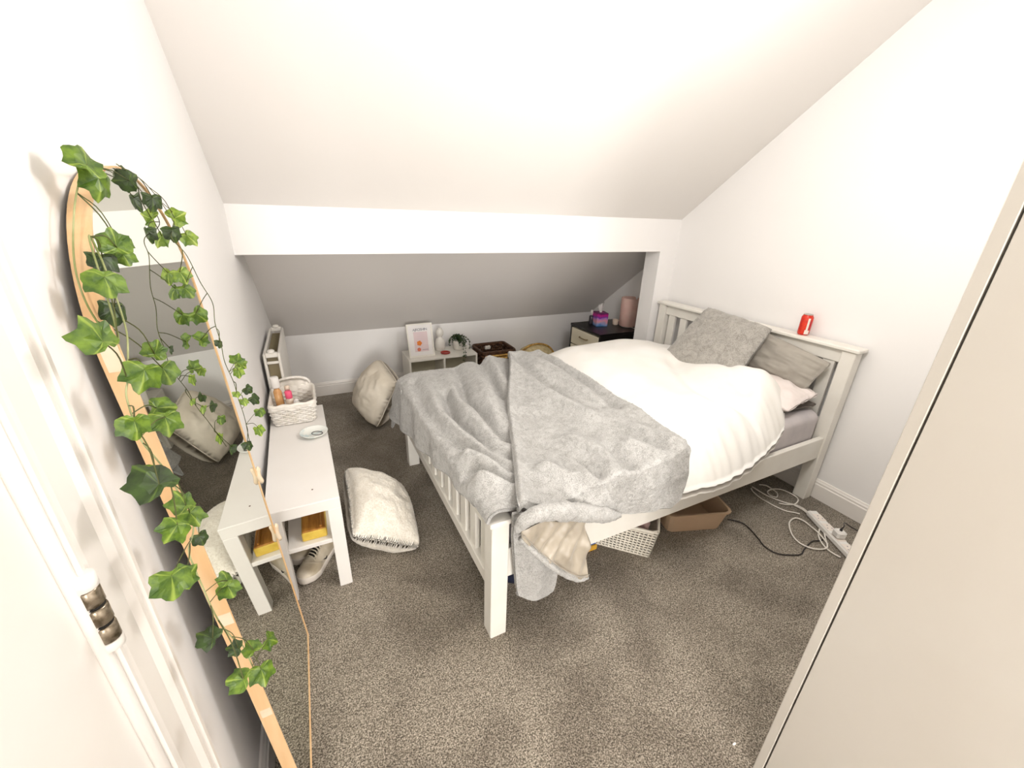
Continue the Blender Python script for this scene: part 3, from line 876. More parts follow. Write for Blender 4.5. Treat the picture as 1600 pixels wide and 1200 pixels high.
def tail():
    n, m = 70, 110
    a = np.linspace(0, 1, n); b = np.linspace(0, 1, m)
    P = np.zeros((n, m, 3))
    for j in range(m):
        q = b[j]
        x0 = np.interp(q, [0, 0.08, 0.6, 1], [0.532, 0.524, 0.505, 0.495]); x1 = np.interp(q, [0, 0.06, 0.5, 1], [0.690, 0.696, 0.690, 0.66])
        x = x0+(x1-x0)*a
        zb = np.interp(x, [0.525, 0.535, 0.56, 0.66, 0.685, 0.696], [0.225, 0.206, 0.190, 0.150, 0.152, 0.168])
        P[:, j, 0] = x
        P[:, j, 2] = zb+(0.60-zb)*q
        fold = 0.018*np.sin(a*7.0+1.2)*np.interp(q, [0, .4, 1], [0.5, 1, 1])
        P[:, j, 1] = 0.952-0.016*q+fold*0.9-0.012*np.exp(-((a-0.3)/.2)**2)
    P[..., 1] -= 0.006*fbm(P[..., 0]*10, P[..., 2]*8, 77, 2)
    P[..., 1] = np.minimum(P[..., 1], 0.972)
    d = np.abs(P[..., 2]-0.235-0.02*np.sin(P[..., 0]*30))
    P[..., 1] += 0.006*np.exp(-(d/0.006)**2)
    return sheet(fuzzed(P, 0.0012), 0.012)
tail().build('hanging_tail', 'fur', bl, True)
# far corner of the throw hanging past the foot post
def far_corner():
    n, m = 60, 60
    c1 = curve([(0.392, 2.18, 0.560), (0.415, 2.33, 0.562), (0.47, 2.385, 0.560), (0.60, 2.395, 0.556)], n)
    c0 = curve([(0.375, 2.20, 0.335), (0.345, 2.44, 0.30), (0.40, 2.54, 0.26), (0.60, 2.50, 0.24)], n)
    P = coons(c0, c1, curve([tuple(c0[0]), tuple((c0[0]+c1[0])/2), tuple(c1[0])], m), curve([tuple(c0[-1]), tuple((c0[-1]+c1[-1])/2), tuple(c1[-1])], m))
    t = np.linspace(0, 1, n)[:, None]; q = np.linspace(0, 1, m)[None]
    P[..., 0] -= 0.010*np.sin(t*9)*(1-q); P[..., 1] += 0.008*np.cos(t*8)*(1-q)
    return sheet(fuzzed(P, 0.0011), 0.012, True)
far_corner().build('hanging_corner', 'fur', bl, True)

# ------------------------------------------------------------------ pillows and cushion
g, e = pillow([(2.375, 1.88, 0.985), (2.37, 1.405, 0.950), (2.075, 1.375, 0.640), (2.06, 1.93, 0.640)][::-1], 0.15, 54, 3, 0.010, 5, fuzz=0.0022)
ob = g.build('cushion', 'furcush', None, True)
tag(ob, 'square grey faux fur cushion propped against the headboard', 'cushion')
g, e = pillow([(2.43, 1.74, 0.955), (2.425, 1.085, 0.830), (2.345, 1.135, 0.665), (2.31, 1.74, 0.715)][::-1], 0.11, 40, 9, 0.014, 4)
ob = g.build('pillow', 'greycotton', None, True)
tag(ob, 'grey cotton pillow standing against the headboard behind the fur cushion', 'pillow')
G().tube(np.vstack([e, e[:1]]), 0.003, 6).build('piping', 'greycotton', ob, True)
g, e = pillow([(2.10, 1.62, 0.64), (2.10, 1.06, 0.62), (2.41, 1.09, 0.655), (2.41, 1.64, 0.67)], 0.10, 36, 14, 0.012, 4)
ob = g.build('pillow', 'pinkwhite', None, True)
tag(ob, 'pale pinkish pillow lying flat under the edge of the duvet', 'pillow')
g, e = pillow([(2.13, 1.70, 0.592), (2.13, 1.10, 0.590), (2.425, 1.085, 0.592), (2.425, 1.72, 0.592)], 0.05, 30, 19, 0.006, 4)
ob = g.build('pillow', 'darkgrey', None, True)
tag(ob, 'dark grey pillow lowest in the pile by the headboard', 'pillow')

# red drink can standing on the headboard
cx, cy = 2.492, 1.318
cn = thing('drink_can', 'red and white drink can standing on the headboard ledge', 'can', (cx, cy, 0.926))
G().lathe([(0.022, 0), (0.026, 0.004), (0.029, 0.012), (0.029, 0.100), (0.024, 0.110), (0.0225, 0.114)], (cx, cy, 0.926), 28).build('body', 'canred', cn, True)
G().lathe([(0.0235, 0.114), (0.0235, 0.117), (0.021, 0.117), (0.020, 0.1145), (0.0, 0.1145)], (cx, cy, 0.926), 28).build('lid', 'alu', cn, True)
def can_patch(a0, a1, z0, z1, mname):
    r_ = 0.0294; A = np.linspace(R(a0), R(a1), 7)
    P = np.array([[(cx+r_*math.cos(a), cy+r_*math.sin(a), 0.926+z) for z in (z0, z1)] for a in A])
    G().grid(P).build('print_block', mname, cn)
can_patch(222, 236, 0.030, 0.098, 'canwhite'); can_patch(214, 236, 0.008, 0.032, 'canwhite')
can_patch(236, 243, 0.008, 0.098, 'canwhite'); can_patch(243, 268, 0.030, 0.084, 'candeep'); can_patch(243, 262, 0.008, 0.030, 'canwhite')

# ================================================================== BENCH
NB = (-0.010, 1.475)
bench = thing('bench', 'narrow white bench table with open shelf along the left wall', 'bench', (-0.14, 1.94, 0))
BRT = 1.2
def nb(x0, x1, y0, y1, z0, z1, bev=0.002):
    return G().box(x0, x1, y0, y1, z0, z1, bev).rot(BRT, NB)
bx0, bx1, by0, by1 = -0.270, -0.010, 1.475, 2.405
nb(bx0, bx1, by0, by1, 0.405, 0.455).build('tabletop', 'bench', bench)
for x in (bx0, bx1-0.050):
    for y in (by0, by1-0.05):
        nb(x, x+0.05, y, y+0.05, 0, 0.405).build('leg', 'bench', bench)
nb(bx0+0.05, bx1-0.05, by0+0.004, by1-0.004, 0.242, 0.262).build('shelf', 'bench', bench)
nb(bx0+0.012, bx0+0.028, by0+0.05, by1-0.05, 0.262, 0.405).build('back_panel', 'bench', bench)
G().lathe([(0.0035, 0), (0.0035, 0.0006), (0, 0.0006)], (at_z(488, 765, .455)[0], at_z(488, 765, .455)[1], 0.4551), 10).build('chip_mark', 'wicker_d', bench)

# things on the bench shelf
ob = thing('wooden_box', 'amber wooden box with a yellow front edge on the bench shelf', 'box', (-0.115, 1.66, 0.262))
G().box(-0.168, -0.076, 1.500, 1.80, 0.262, 0.302, 0.004).build('front', 'yellowwood', ob).location = (0, 0, 0)
G().box(-0.165, -0.079, 1.503, 1.79, 0.302, 0.308, 0.002).build('lid', 'amberwood', ob)
G().box(-0.100, -0.092, 1.51, 1.78, 0.308, 0.318, 0.002).build('lid_ridge', 'amberwood', ob)

# sneakers
def make_shoe(label):
    t = thing('sneaker', label, 'shoe', (0, 0, 0), 'pair of sneakers under the bench')
    Ls = 0.275
    def outline(s):   # half widths (left, right) along the length; s=0 heel, 1 toe
        w = np.interp(s, [0, 0.05, 0.15, 0.35, 0.55, 0.75, 0.88, 0.96, 1.0], [0.014, 0.027, 0.034, 0.036, 0.041, 0.049, 0.044, 0.029, 0.010])
        return w
    S = np.linspace(0, 1, 30)
    # sole
    rings = []
    for z, k in ((0.0, 0.93), (0.004, 1.0), (0.020, 1.03), (0.028, 1.02), (0.032, 0.96)):
        pts = []
        for s in S: pts.append(((s-0.5)*Ls*(1+0.02*(k-1)), -outline(s)*k, z+0.010*sm(0.75, 1, s)+0.004*sm(0.2, 0, s)))
        for s in S[::-1]: pts.append(((s-0.5)*Ls, outline(s)*k, z+0.010*sm(0.75, 1, s)+0.004*sm(0.2, 0, s)))
        rings.append(pts)
    g = G(); k = len(rings[0]); V = [p for r_ in rings for p in r_]; F = []
    for i in range(len(rings)-1):
        for j in range(k): F.append((i*k+j, i*k+(j+1) % k, (i+1)*k+(j+1) % k, (i+1)*k+j))
    F.append(tuple(range(k))[::-1]); F.append(tuple((len(rings)-1)*k+j for j in range(k)))
    g.add(V, F).build('sole', 'sole', t, True)
    # upper
    Hs = np.interp(S, [0, 0.06, 0.2, 0.34, 0.46, 0.6, 0.75, 0.9, 1], [0.085, 0.092, 0.088, 0.088, 0.098, 0.086, 0.064, 0.052, 0.036])
    n = 17; P = np.zeros((30, n, 3))
    for i, s in enumerate(S):
        w_ = outline(s)*0.97
        for j, th in enumerate(np.linspace(0, math.pi, n)):
            sq = 0.62
            c, sn = math.cos(th), math.sin(th)
            P[i, j] = ((s-0.5)*Ls*0.985, -w_*np.sign(c)*abs(c)**0.55*(1-0.38*abs(sn)**1.5*(1 if s < 0.7 else 0.6)), 0.028+0.010*sm(0.75, 1, s)+(Hs[i]-0.028)*abs(sn)**sq)
    g = G().grid(P)
    up = g.build('upper', 'leather', t, True)
    # dark opening, tongue, laces, toe seam, mark on the side
    G().lathe([(0.001, 0.0), (1.0, 0.0)], (0, 0, 0), 18).xf(lambda v: np.array([-0.052+v[0]*0.050, v[1]*0.022, 0.0925+0.05*max(v[0], 0)*0.12])).build('opening', 'shoeblack', t)
    G().add(*(lambda P: (P.reshape(-1, 3), [(i*5+j, (i+1)*5+j, (i+1)*5+j+1, i*5+j+1) for i in range(7) for j in range(4)]))(
        np.array([[(x, y, np.interp(x, [-0.02, 0.0, 0.05], [0.122, 0.106, 0.080])+0.004-abs(y)*0.12) for y in np.linspace(-0.016, 0.016, 5)] for x in np.linspace(-0.022, 0.055, 8)]))).build('tongue', 'shoeblack', t, True)
    for q in range(6):
        x = -0.008+q*0.012; z = np.interp(x, [-0.02, 0.0, 0.055], [0.112, 0.108, 0.082])+0.004
        G().tube([(x-0.004, -0.024, z-0.012), (x, -0.010, z), (x+0.004, 0.010, z), (x+0.007, 0.024, z-0.012)], 0.0030, 6).build('lace', 'lace', t, True)
    for sg in (-1, 1):
        pts = [(0.000, sg*0.0405, 0.045), (0.008, sg*0.0425, 0.038), (0.016, sg*0.0435, 0.041), (0.030, sg*0.0425, 0.052), (0.017, sg*0.0445, 0.046), (0.009, sg*0.0435, 0.0425)]
        V = pts+[(x, y-sg*0.004, z) for x, y, z in pts]
        nn = len(pts)
        G().add(V, [tuple(range(nn)), tuple(range(nn, 2*nn))]+[(i, (i+1) % nn, nn+(i+1) % nn, nn+i) for i in range(nn)]).build('swoosh_mark', 'shoeblack', t)
    s2 = np.linspace(-1, 1, 15)
    G().tube([(0.075-0.030*a*a, a*0.046, 0.052+0.020*(1-a*a)) for a in s2], 0.0016, 6).build('toe_seam', 'lace', t, True)
    return t
def copy_tree(o, parent=None):
    c = o.copy(); COL.objects.link(c)
    if parent: c.parent = parent
    for ch in list(o.children): copy_tree(ch, c)
    return c
sh = make_shoe('white sneaker with dark laces nearest the front under the bench')
sh2 = copy_tree(sh)
sh.location = (-0.132, 1.655, 0.0); sh.rotation_euler = (0, 0, R(-124))
sh2['label'] = 'shadowed white sneaker further back under the bench'
sh2.location = (-0.165, 1.785, 0.0); sh2.rotation_euler = (0, 0, R(-122))

# white wicker basket on the bench
def rrect(x0, x1, y0, y1, r, n=10, per=None):
    pts = []
    for (cx, cy, a0) in ((x1-r, y0+r, -90), (x1-r, y1-r, 0), (x0+r, y1-r, 90), (x0+r, y0+r, 180)):
        for a in np.linspace(a0, a0+90, n): pts.append((cx+r*math.cos(R(a)), cy+r*math.sin(R(a))))
    pts.append(pts[0])
    return resample(np.array(pts), per or 120)[:-1]
def wicker(t, x0, x1, y0, y1, z0, z1, rows, stakes, mname, flare=0.02, rad=0.0055, r=0.03, rim=True, name='weave', nseg=4):
    per = stakes*nseg
    for k in range(rows):
        q = (k+0.5)/rows; z = z0+(z1-z0)*q; f = flare*q
        L = rrect(x0-f, x1+f, y0-f, y1+f, r, per=per+1)
        nn = len(L); d = np.roll(L, -1, 0)-np.roll(L, 1, 0); d /= np.linalg.norm(d, axis=1)[:, None]
        nm = np.stack([d[:, 1], -d[:, 0]], 1)
        ph = np.pi*np.arange(nn)/nseg+(np.pi if k % 2 else 0)
        Q = L+nm*(np.cos(ph)*rad*0.8)[:, None]
        G().tube(np.c_[Q, np.full(nn, z)], rad*1.0, 5, True).build(name, mname, t, True)
    g = G()
    L0 = rrect(x0, x1, y0, y1, r, per=stakes+1); L1 = rrect(x0-flare, x1+flare, y0-flare, y1+flare, r, per=stakes+1)
    for a, b in zip(L0, L1): g.tube([(a[0], a[1], z0), (b[0], b[1], z1)], rad*0.7, 4)
    o = g.build('stakes', mname, t); o['kind'] = 'stuff'
    G().prism([tuple(p) for p in rrect(x0, x1, y0, y1, r, per=40)], 2, z0, z0+0.006).build('base', mname, t)
    if rim:
        L = rrect(x0-flare, x1+flare, y0-flare, y1+flare, r, per=81)
        for dz in (0.0, 0.007):
            G().tube(np.c_[L, np.full(len(L), z1+dz)], rad*1.15, 6, True).build('rim', mname, t, True)
wb = thing('wicker_basket', 'white wicker basket with cloth liner holding bottles on the bench', 'basket', (-0.165, 2.33, 0.455))
wx0, wx1, wy0, wy1 = -0.262, -0.072, 2.200, 2.450
wicker(wb, wx0, wx1, wy0, wy1, 0.458, 0.558, 9, 34, 'wicker_w', 0.012, 0.0056, 0.028)
# cloth liner folded over the rim
L = rrect(wx0-0.016, wx1+0.016, wy0-0.016, wy1+0.016, 0.03, per=121); Li = rrect(wx0-0.004, wx1+0.004, wy0-0.004, wy1+0.004, 0.03, per=121)
prf = []
nn = len(L); tt = np.arange(nn)/nn*2*np.pi
hg = 0.020+0.004*np.sin(tt*9)
rings = [np.c_[L*1.0, 0.566-hg], np.c_[L, np.full(nn, 0.570)], np.c_[(L+Li)/2, 0.578+0.003*np.sin(tt*14)], np.c_[Li, np.full(nn, 0.570)], np.c_[Li*0.99+np.array([[-0.00165, 0.0233]]), np.full(nn, 0.480)]]
V = np.concatenate(rings); F = []
for i in range(4):
    for j in range(nn): F.append((i*nn+j, i*nn+(j+1) % nn, (i+1)*nn+(j+1) % nn, (i+1)*nn+j))
G().add(V, F).build('liner', 'cloth_w', wb, True)
# raised far end handle of the basket
A = np.linspace(0, math.pi, 21)
G().tube([(-0.167+0.088*math.cos(a), 2.465, 0.565+0.055*math.sin(a)**0.6) for a in A], 0.0075, 8).build('handle', 'wicker_w', wb, True)
P = np.array([[(-0.167+0.080*math.cos(a), 2.460+0.003*math.sin(9*a), 0.50+q*(0.065+0.050*math.sin(a)**0.6)) for q in np.linspace(0, 1, 8)] for a in A])
sheet(P, 0.004).build('liner_flap', 'cloth_w', wb, True)
# bottles
def bottle(name, label, c, prof, mname, cap, capm, group='toiletry bottles in the white basket', tilt=(0, 0)):
    t = thing(name, label, 'bottle', c, group)
    def sk(v):
        d = v-np.array(c); return np.array([v[0]+d[2]*tilt[0], v[1]+d[2]*tilt[1], v[2]])
    G().lathe(prof, c, 20).xf(sk).build('body', mname, t, True)
    G().lathe(cap, c, 20).xf(sk).build('cap', capm, t, True)
    return t
bottle('bottle', 'tall amber bottle with a square white cap in the white basket', (-0.225, 2.310, 0.466),
       [(0.018, 0), (0.020, 0.004), (0.020, 0.135), (0.012, 0.150), (0.010, 0.160)], 'amber', [(0.019, 0.158), (0.0205, 0.162), (0.0205, 0.212), (0.018, 0.216)], 'plastic_w', tilt=(-0.06, 0.1))
bottle('bottle', 'slim amber tube bottle leaning in the white basket', (-0.190, 2.330, 0.466),
       [(0.012, 0), (0.013, 0.004), (0.013, 0.120), (0.010, 0.126)], 'amber', [(0.0125, 0.124), (0.013, 0.150), (0.010, 0.154)], 'clearb', tilt=(0.02, 0.1))
bottle('bottle', 'small bottle with a bright pink cap in the white basket', (-0.176, 2.290, 0.466),
       [(0.018, 0), (0.020, 0.004), (0.020, 0.090), (0.012, 0.106)], 'clearb', [(0.0160, 0.102), (0.0170, 0.105), (0.0170, 0.138), (0.013, 0.142)], 'pinkcap', tilt=(-0.05, 0.05))
bottle('bottle', 'short clear bottle with a rounded white cap in the white basket', (-0.150, 2.260, 0.466),
       [(0.015, 0), (0.017, 0.004), (0.017, 0.060), (0.011, 0.074)], 'amber', [(0.0135, 0.072), (0.014, 0.076), (0.012, 0.098), (0.006, 0.104)], 'plastic_w')
# trinket dish and hair tie
dc = at_z(491, 678, 0.462); dc = (float(dc[0]), float(dc[1]), 0.4555)
ds = G().lathe([(0.030, 0), (0.034, 0.002), (0.052, 0.010), (0.064, 0.020), (0.0645, 0.023), (0.062, 0.022), (0.048, 0.012), (0.030, 0.006), (0.0, 0.005)], dc, 36).build('trinket_dish', 'dish', None, True)
tag(ds, 'shallow white dish with pale blue glaze patches on the bench', 'dish')
A = np.linspace(0, 2*math.pi, 40, endpoint=False)
ht = G().tube([(dc[0]+0.014+0.024*math.cos(a), dc[1]-0.010+0.024*math.sin(a), dc[2]+0.0135+0.004*math.cos(a+2.6)) for a in A], 0.0017, 8, True).build('hair_tie', 'cableb', None, True)
tag(ht, 'thin dark hair tie lying in the blue and white dish', 'hair tie')

# fluffy cushion on the carpet beside the bench
g, e = pillow([(0.300, 1.512, 0.035), (0.285, 1.93, 0.085), (0.025, 2.00, 0.250), (0.010, 1.550, 0.175)], 0.25, 84, 21, 0.008, 2.5, power=0.36, fuzz=0.0012)
ob = g.build('cushion', 'fluff', None, True)
tag(ob, 'fluffy white cushion on the carpet leaning on the bench', 'cushion')

# pillow on the floor at the far foot corner of the bed
g, e = pillow([(0.30, 2.80, 0.03), (0.20, 3.25, 0.06), (0.42, 3.16, 0.44), (0.475, 2.80, 0.37)], 0.27, 44, 33, 0.010, 3.0, power=0.36, pinch=0.02)
ob = g.build('pillow', 'floorpillow', None, True)
tag(ob, 'plump cream pillow standing on the carpet by the far bed corner', 'pillow')
G().tube(np.vstack([e, e[:1]]), 0.004, 6).build('piping', 'floorpillow', ob, True)

# ================================================================== MIRROR
MX0, MLEAN = -0.188, R(3.05)
MY0, MY1, MH, MR, MT = 0.747, 1.292, 1.560, 0.2725, 0.027
mn = np.array([math.cos(MLEAN), 0, math.sin(MLEAN)])        # outward normal of the glass
mu = np.array([-math.sin(MLEAN), 0, math.cos(MLEAN)])       # up along the glass
def mp(y, h, d=0.0):      # point on the mirror: y along the wall, h up the glass, d in front of it
    return np.array([MX0, y, 0.0])+mu*h+mn*d+np.array([0, 0, 0.001])
def on_mirror(u, v, d=0.0):   # measured pixel on a plane d in front of the glass
    r_ = ray(u, v); p0 = np.array([MX0, 0, 0])+mn*d
    return CAM+r_*(((p0-CAM)@mn)/(r_@mn))
mir = thing('mirror', 'tall arched mirror in a pale wood frame leaning on the left wall', 'mirror', (MX0, 1.02, 0))
def arch(ins, n=40):
    c = (MY0+MY1)/2; r_ = MR-ins; hb = MH-MR
    pts = [(MY0+ins, ins), (MY1-ins, ins)]
    for a in np.linspace(0, math.pi, n): pts.append((c+r_*math.cos(a), hb+r_*math.sin(a)))
    return pts
oA = arch(0.0); iA = arch(0.003); n = len(oA)
V = [mp(y, h, 0) for y, h in oA]+[mp(y, h, 0) for y, h in iA]+[mp(y, h, -MT) for y, h in oA]+[mp(y, h, -MT) for y, h in iA]
F = []
for i in range(n):
    j = (i+1) % n
    F += [(i, j, n+j, n+i), (2*n+j, 2*n+i, 3*n+i, 3*n+j), (j, i, 2*n+i, 2*n+j), (n+i, n+j, 3*n+j, 3*n+i)]
G().add(V, F).build('frame', 'oak', mir)
V = [mp(y, h, -0.0025) for y, h in iA]+[mp(y, h, -0.007) for y, h in iA]
G().add(V, [tuple(range(n)), tuple(range(n, 2*n))[::-1]]+[(i, n+i, n+(i+1) % n, (i+1) % n) for i in range(n)]).build('glass', 'mirror', mir)
V = [mp(y, h, -0.010) for y, h in iA]+[mp(y, h, -0.024) for y, h in iA]
G().add(V, [tuple(range(n)), tuple(range(n, 2*n))[::-1]]+[(i, n+i, n+(i+1) % n, (i+1) % n) for i in range(n)]).build('backing', 'dark', mir)
for h0, h1 in ((1.315, 1.275), (0.765, 0.735), (0.455, 0.43)):     # tape on the near side of the frame
    V = [mp(MY0-0.0012, h, d) for h, d in ((h0, -0.001), (h0, -0.022), (h1, -0.022), (h1, -0.001))]
    V += [mp(MY0-0.0001, h, d) for h, d in ((h0, -0.001), (h0, -0.022), (h1, -0.022), (h1, -0.001))]
    G().add(V, [(0, 1, 2, 3), (7, 6, 5, 4), (0, 4, 5, 1), (1, 5, 6, 2), (2, 6, 7, 3), (3, 7, 4, 0)]).build('tape', 'tape', mir)
for h0, h1, m_ in ((0.76, 0.70, 'oak'), (0.535, 0.465, 'tape')):              # tape and a clip on the far edge
    c0 = [mp(MY1+0.004+0.002*math.sin(k*0.9), h0+(h1-h0)*k/8, 0.003+0.002*math.cos(k*0.8)) for k in range(9)]
    G().tube(c0, [0.003]+[0.0075]*7+[0.004], 8).build('clip', m_ if m_ == 'tape' else 'tape', mir, True)

# ------------------------------------------------------------------ ivy garlands
def leaf_mesh(name, seed, mname):
    rnd = random.Random(seed)
    # ivy outline: (angle from tip, radius), stalk at the origin, tip along +y
    half = [(0, 1.0), (12, 0.86), (24, 0.76), (36, 0.78), (48, 0.88), (58, 0.80), (70, 0.66), (86, 0.64), (106, 0.68), (122, 0.56), (145, 0.40), (170, 0.20)]
    pts = []
    for a, r_ in half: pts.append((a, r_*(1+rnd.uniform(-.07, .07))))
    left = [(-a, r_*(1+rnd.uniform(-.07, .07))) for a, r_ in half[1:]][::-1]
    al = pts+left
    rim = []; midr = []
    curl = rnd.uniform(0.10, 0.28); fold = rnd.uniform(0.15, 0.35); twist = rnd.uniform(-.2, .2)
    def zf(x, y): return -curl*(y*y)-fold*abs(x)*0.5+0.10*math.sin(5*x+seed)+twist*x*y
    for a, r_ in al:
        x, y = r_*math.sin(R(a)), r_*math.cos(R(a))*0.95; rim.append((x, y, zf(x, y)))
        x, y = 0.55*x, 0.55*y; midr.append((x, y, zf(x, y)+0.03*math.cos(R(a)*3)))
    V = [(0, 0, 0)]+midr+rim; n = len(al); F = []
    for i in range(n):
        j = (i+1) % n
        F.append((0, 1+j, 1+i)); F.append((1+i, 1+j, 1+n+j, 1+n+i))
    # thickness
    k = len(V); V += [(x, y, z-0.02) for x, y, z in V]
    F2 = [tuple(q+k for q in f[::-1]) for f in F]
    side = [(1+n+i, 1+n+(i+1) % n, k+1+n+(i+1) % n, k+1+n+i) for i in range(n)]
    me = mesh_from(name, V, F+F2+side)
    me.materials.append(M[mname]); return me
LM = {k: [leaf_mesh('leaf', s+i*7, mn_) for s in (1, 2, 3)] for i, (k, mn_) in enumerate((('a', 'leaf_a'), ('b', 'leaf_b'), ('c', 'leaf_c')))}
rl = random.Random(5)
def put_leaf(parent, u, v, d, size, ang, kind='a', tilt=0.35, pt=None):
    """size: length in m; ang: direction of the tip in the picture, degrees, 0 = right, 90 = up"""
    p = np.array(pt) if pt is not None else on_mirror(u, v, d)
    face = (CAM-p)/np.linalg.norm(CAM-p)
    face = face*0.75+mn*0.45+np.array([rl.uniform(-tilt, tilt), rl.uniform(-tilt, tilt), 0.25+rl.uniform(-tilt, tilt)]); face /= np.linalg.norm(face)
    tip = RT*math.cos(R(ang))+UP*math.sin(R(ang))
    tip = tip-face*(tip@face); tip /= np.linalg.norm(tip)
    sx = np.cross(tip, face)
    base = p-tip*size*0.42-wl(parent)
    o = bpy.data.objects.new('leaf', rl.choice(LM[kind])); COL.objects.link(o); o.parent = parent
    s = size/1.25
    o.matrix_basis = Matrix(((sx[0]*s, tip[0]*s, face[0]*s, base[0]), (sx[1]*s, tip[1]*s, face[1]*s, base[1]), (sx[2]*s, tip[2]*s, face[2]*s, base[2]), (0, 0, 0, 1)))
    return base+wl(parent)
def garland(name, label, stem, leaves, r0, mats, ls=1.0):
    top = stem[0]
    t = thing(name, label, 'garland', tuple(np.array(stem[-1])), 'ivy garlands on the arched mirror')
    S = spline(stem, len(stem)*8)
    G().tube(S, r0, 6).build('stem', mats, t, True)
    for lf in leaves:
        lf = lf[:3]+(lf[3]*ls,)+lf[4:]
        b = put_leaf(t, *lf)
        k = np.argmin(np.linalg.norm(S-b, axis=1)); k = max(0, k-6)
        c = S[k]
        mid = (b+c)/2+np.array([0.004, 0.0, 0.008])
        G().tube(spline([c, mid, b], 8), 0.0009, 4).build('stalk', 'stem', t, True)
    return t
# strand draped along the near edge of the mirror
d1 = 0.014
stemA = [on_mirror(128, 250, 0.0), on_mirror(122, 285, 0.01)] 
stemA = [mp(0.86, 1.545, 0.0), mp(0.80, 1.49, -0.006), mp(0.757, 1.42, -0.014), mp(0.744, 1.36, -0.012), mp(0.743, 1.32, 0.004)]
stemA += [on_mirror(u, v, d1) for u, v in ((140, 375), (157, 402), (172, 440), (186, 478), (198, 520), (200, 560), (200, 590), (197, 615), (203, 640), (210, 660), (222, 690), (245, 718), (264, 742), (282, 775), (300, 800), (302, 830), (295, 860), (305, 890), (318, 920), (330, 948), (345, 975), (362, 995), (380, 1010), (392, 1035), (400, 1052))]
lvA = [(133, 240, 0.022, 0.085, 80, 'a'), (148, 262, 0.02, 0.055, 20, 'a'), (155, 299, 0.018, 0.085, -25, 'a'), (207, 277, 0.01, 0.080, 5, 'b'), (186, 282, 0.012, 0.060, 185, 'b'),
       (178, 368, 0.03, 0.075, 120, 'a'), (190, 385, 0.03, 0.06, -60, 'a'), (198, 408, 0.02, 0.055, -60, 'a'), (165, 417, 0.012, 0.070, -80, 'b'), (170, 452, 0.02, 0.085, -70, 'a'), (182, 497, 0.008, 0.075, -100, 'b'),
       (142, 512, 0.03, 0.085, 175, 'a'), (246, 540, 0.03, 0.065, 60, 'a'), (222, 598, 0.03, 0.088, -110, 'a'), (263, 590, 0.025, 0.080, -50, 'a'),
       (264, 636, 0.03, 0.070, 20, 'a'), (262, 668, 0.03, 0.080, -80, 'a'), (213, 676, 0.03, 0.070, -75, 'a'), (226, 738, 0.03, 0.105, 160, 'b'), (243, 748, 0.02, 0.075, -120, 'a'),
       (281, 777, 0.03, 0.070, 150, 'a'), (305, 812, 0.03, 0.070, -60, 'a'), (267, 835, 0.03, 0.070, -130, 'a'), (316, 846, 0.015, 0.050, -50, 'b'),
       (300, 891, 0.03, 0.065, 30, 'a'), (271, 920, 0.035, 0.085, -100, 'a'), (350, 898, 0.03, 0.058, 75, 'a'), (361, 926, 0.03, 0.070, -70, 'a'),
       (318, 992, 0.0, 0.070, 170, 'b'), (362, 1012, 0.015, 0.050, 190, 'b'), (390, 1007, 0.03, 0.060, 120, 'a'), (428, 1001, 0.03, 0.075, 15, 'a'), (412, 1060, 0.035, 0.085, -80, 'a'), (364, 1063, 0.03, 0.070, 200, 'a')]
garland('ivy_garland', 'ivy garland draped down the near wooden edge of the mirror', stemA, lvA, 0.0012, 'stemw', 0.50)
stemB = [mp(1.00, 1.562, 0.004), mp(1.13, 1.535, 0.006), mp(1.22, 1.465, 0.010)]
stemB += [on_mirror(u, v, d) for u, v, d in ((268, 371, .02), (291, 398, .03), (313, 441, .042), (332, 473, .05), (336, 505, .05), (345, 535, .05), (351, 565, .048), (365, 597, .045), (372, 622, .042), (382, 652, .036), (390, 690, .025))]
lvB = [(241, 321, 0.012, 0.060, -60, 'b'), (283, 336, 0.03, 0.062, 30, 'c'), (301, 376, 0.03, 0.062, -25, 'c'), (274, 371, 0.02, 0.060, -40, 'b'),
       (289, 435, 0.014, 0.060, -30, 'c'), (297, 458, 0.014, 0.060, -20, 'a'), (317, 497, 0.020, 0.065, -20, 'a'), (321, 526, 0.020, 0.055, 30, 'a'), (344, 540, 0.045, 0.035, -90, 'b'),
       (372, 558, 0.05, 0.055, 70, 'a'), (381, 572, 0.05, 0.050, -20, 'c'), (375, 585, 0.05, 0.050, -60, 'c'), (371, 618, 0.045, 0.030, -80, 'c'), (383, 630, 0.045, 0.040, -70, 'c'),
       (391, 611, 0.055, 0.045, -15, 'b'), (402, 626, 0.055, 0.055, -5, 'b'), (408, 647, 0.05, 0.050, -70, 'a'), (408, 675, 0.05, 0.055, -40, 'c'), (390, 699, 0.02, 0.050, -60, 'b')]
garland('ivy_garland', 'thin ivy garland hanging in front of the far edge of the mirror', stemB, lvB, 0.0008, 'stem', 0.60)

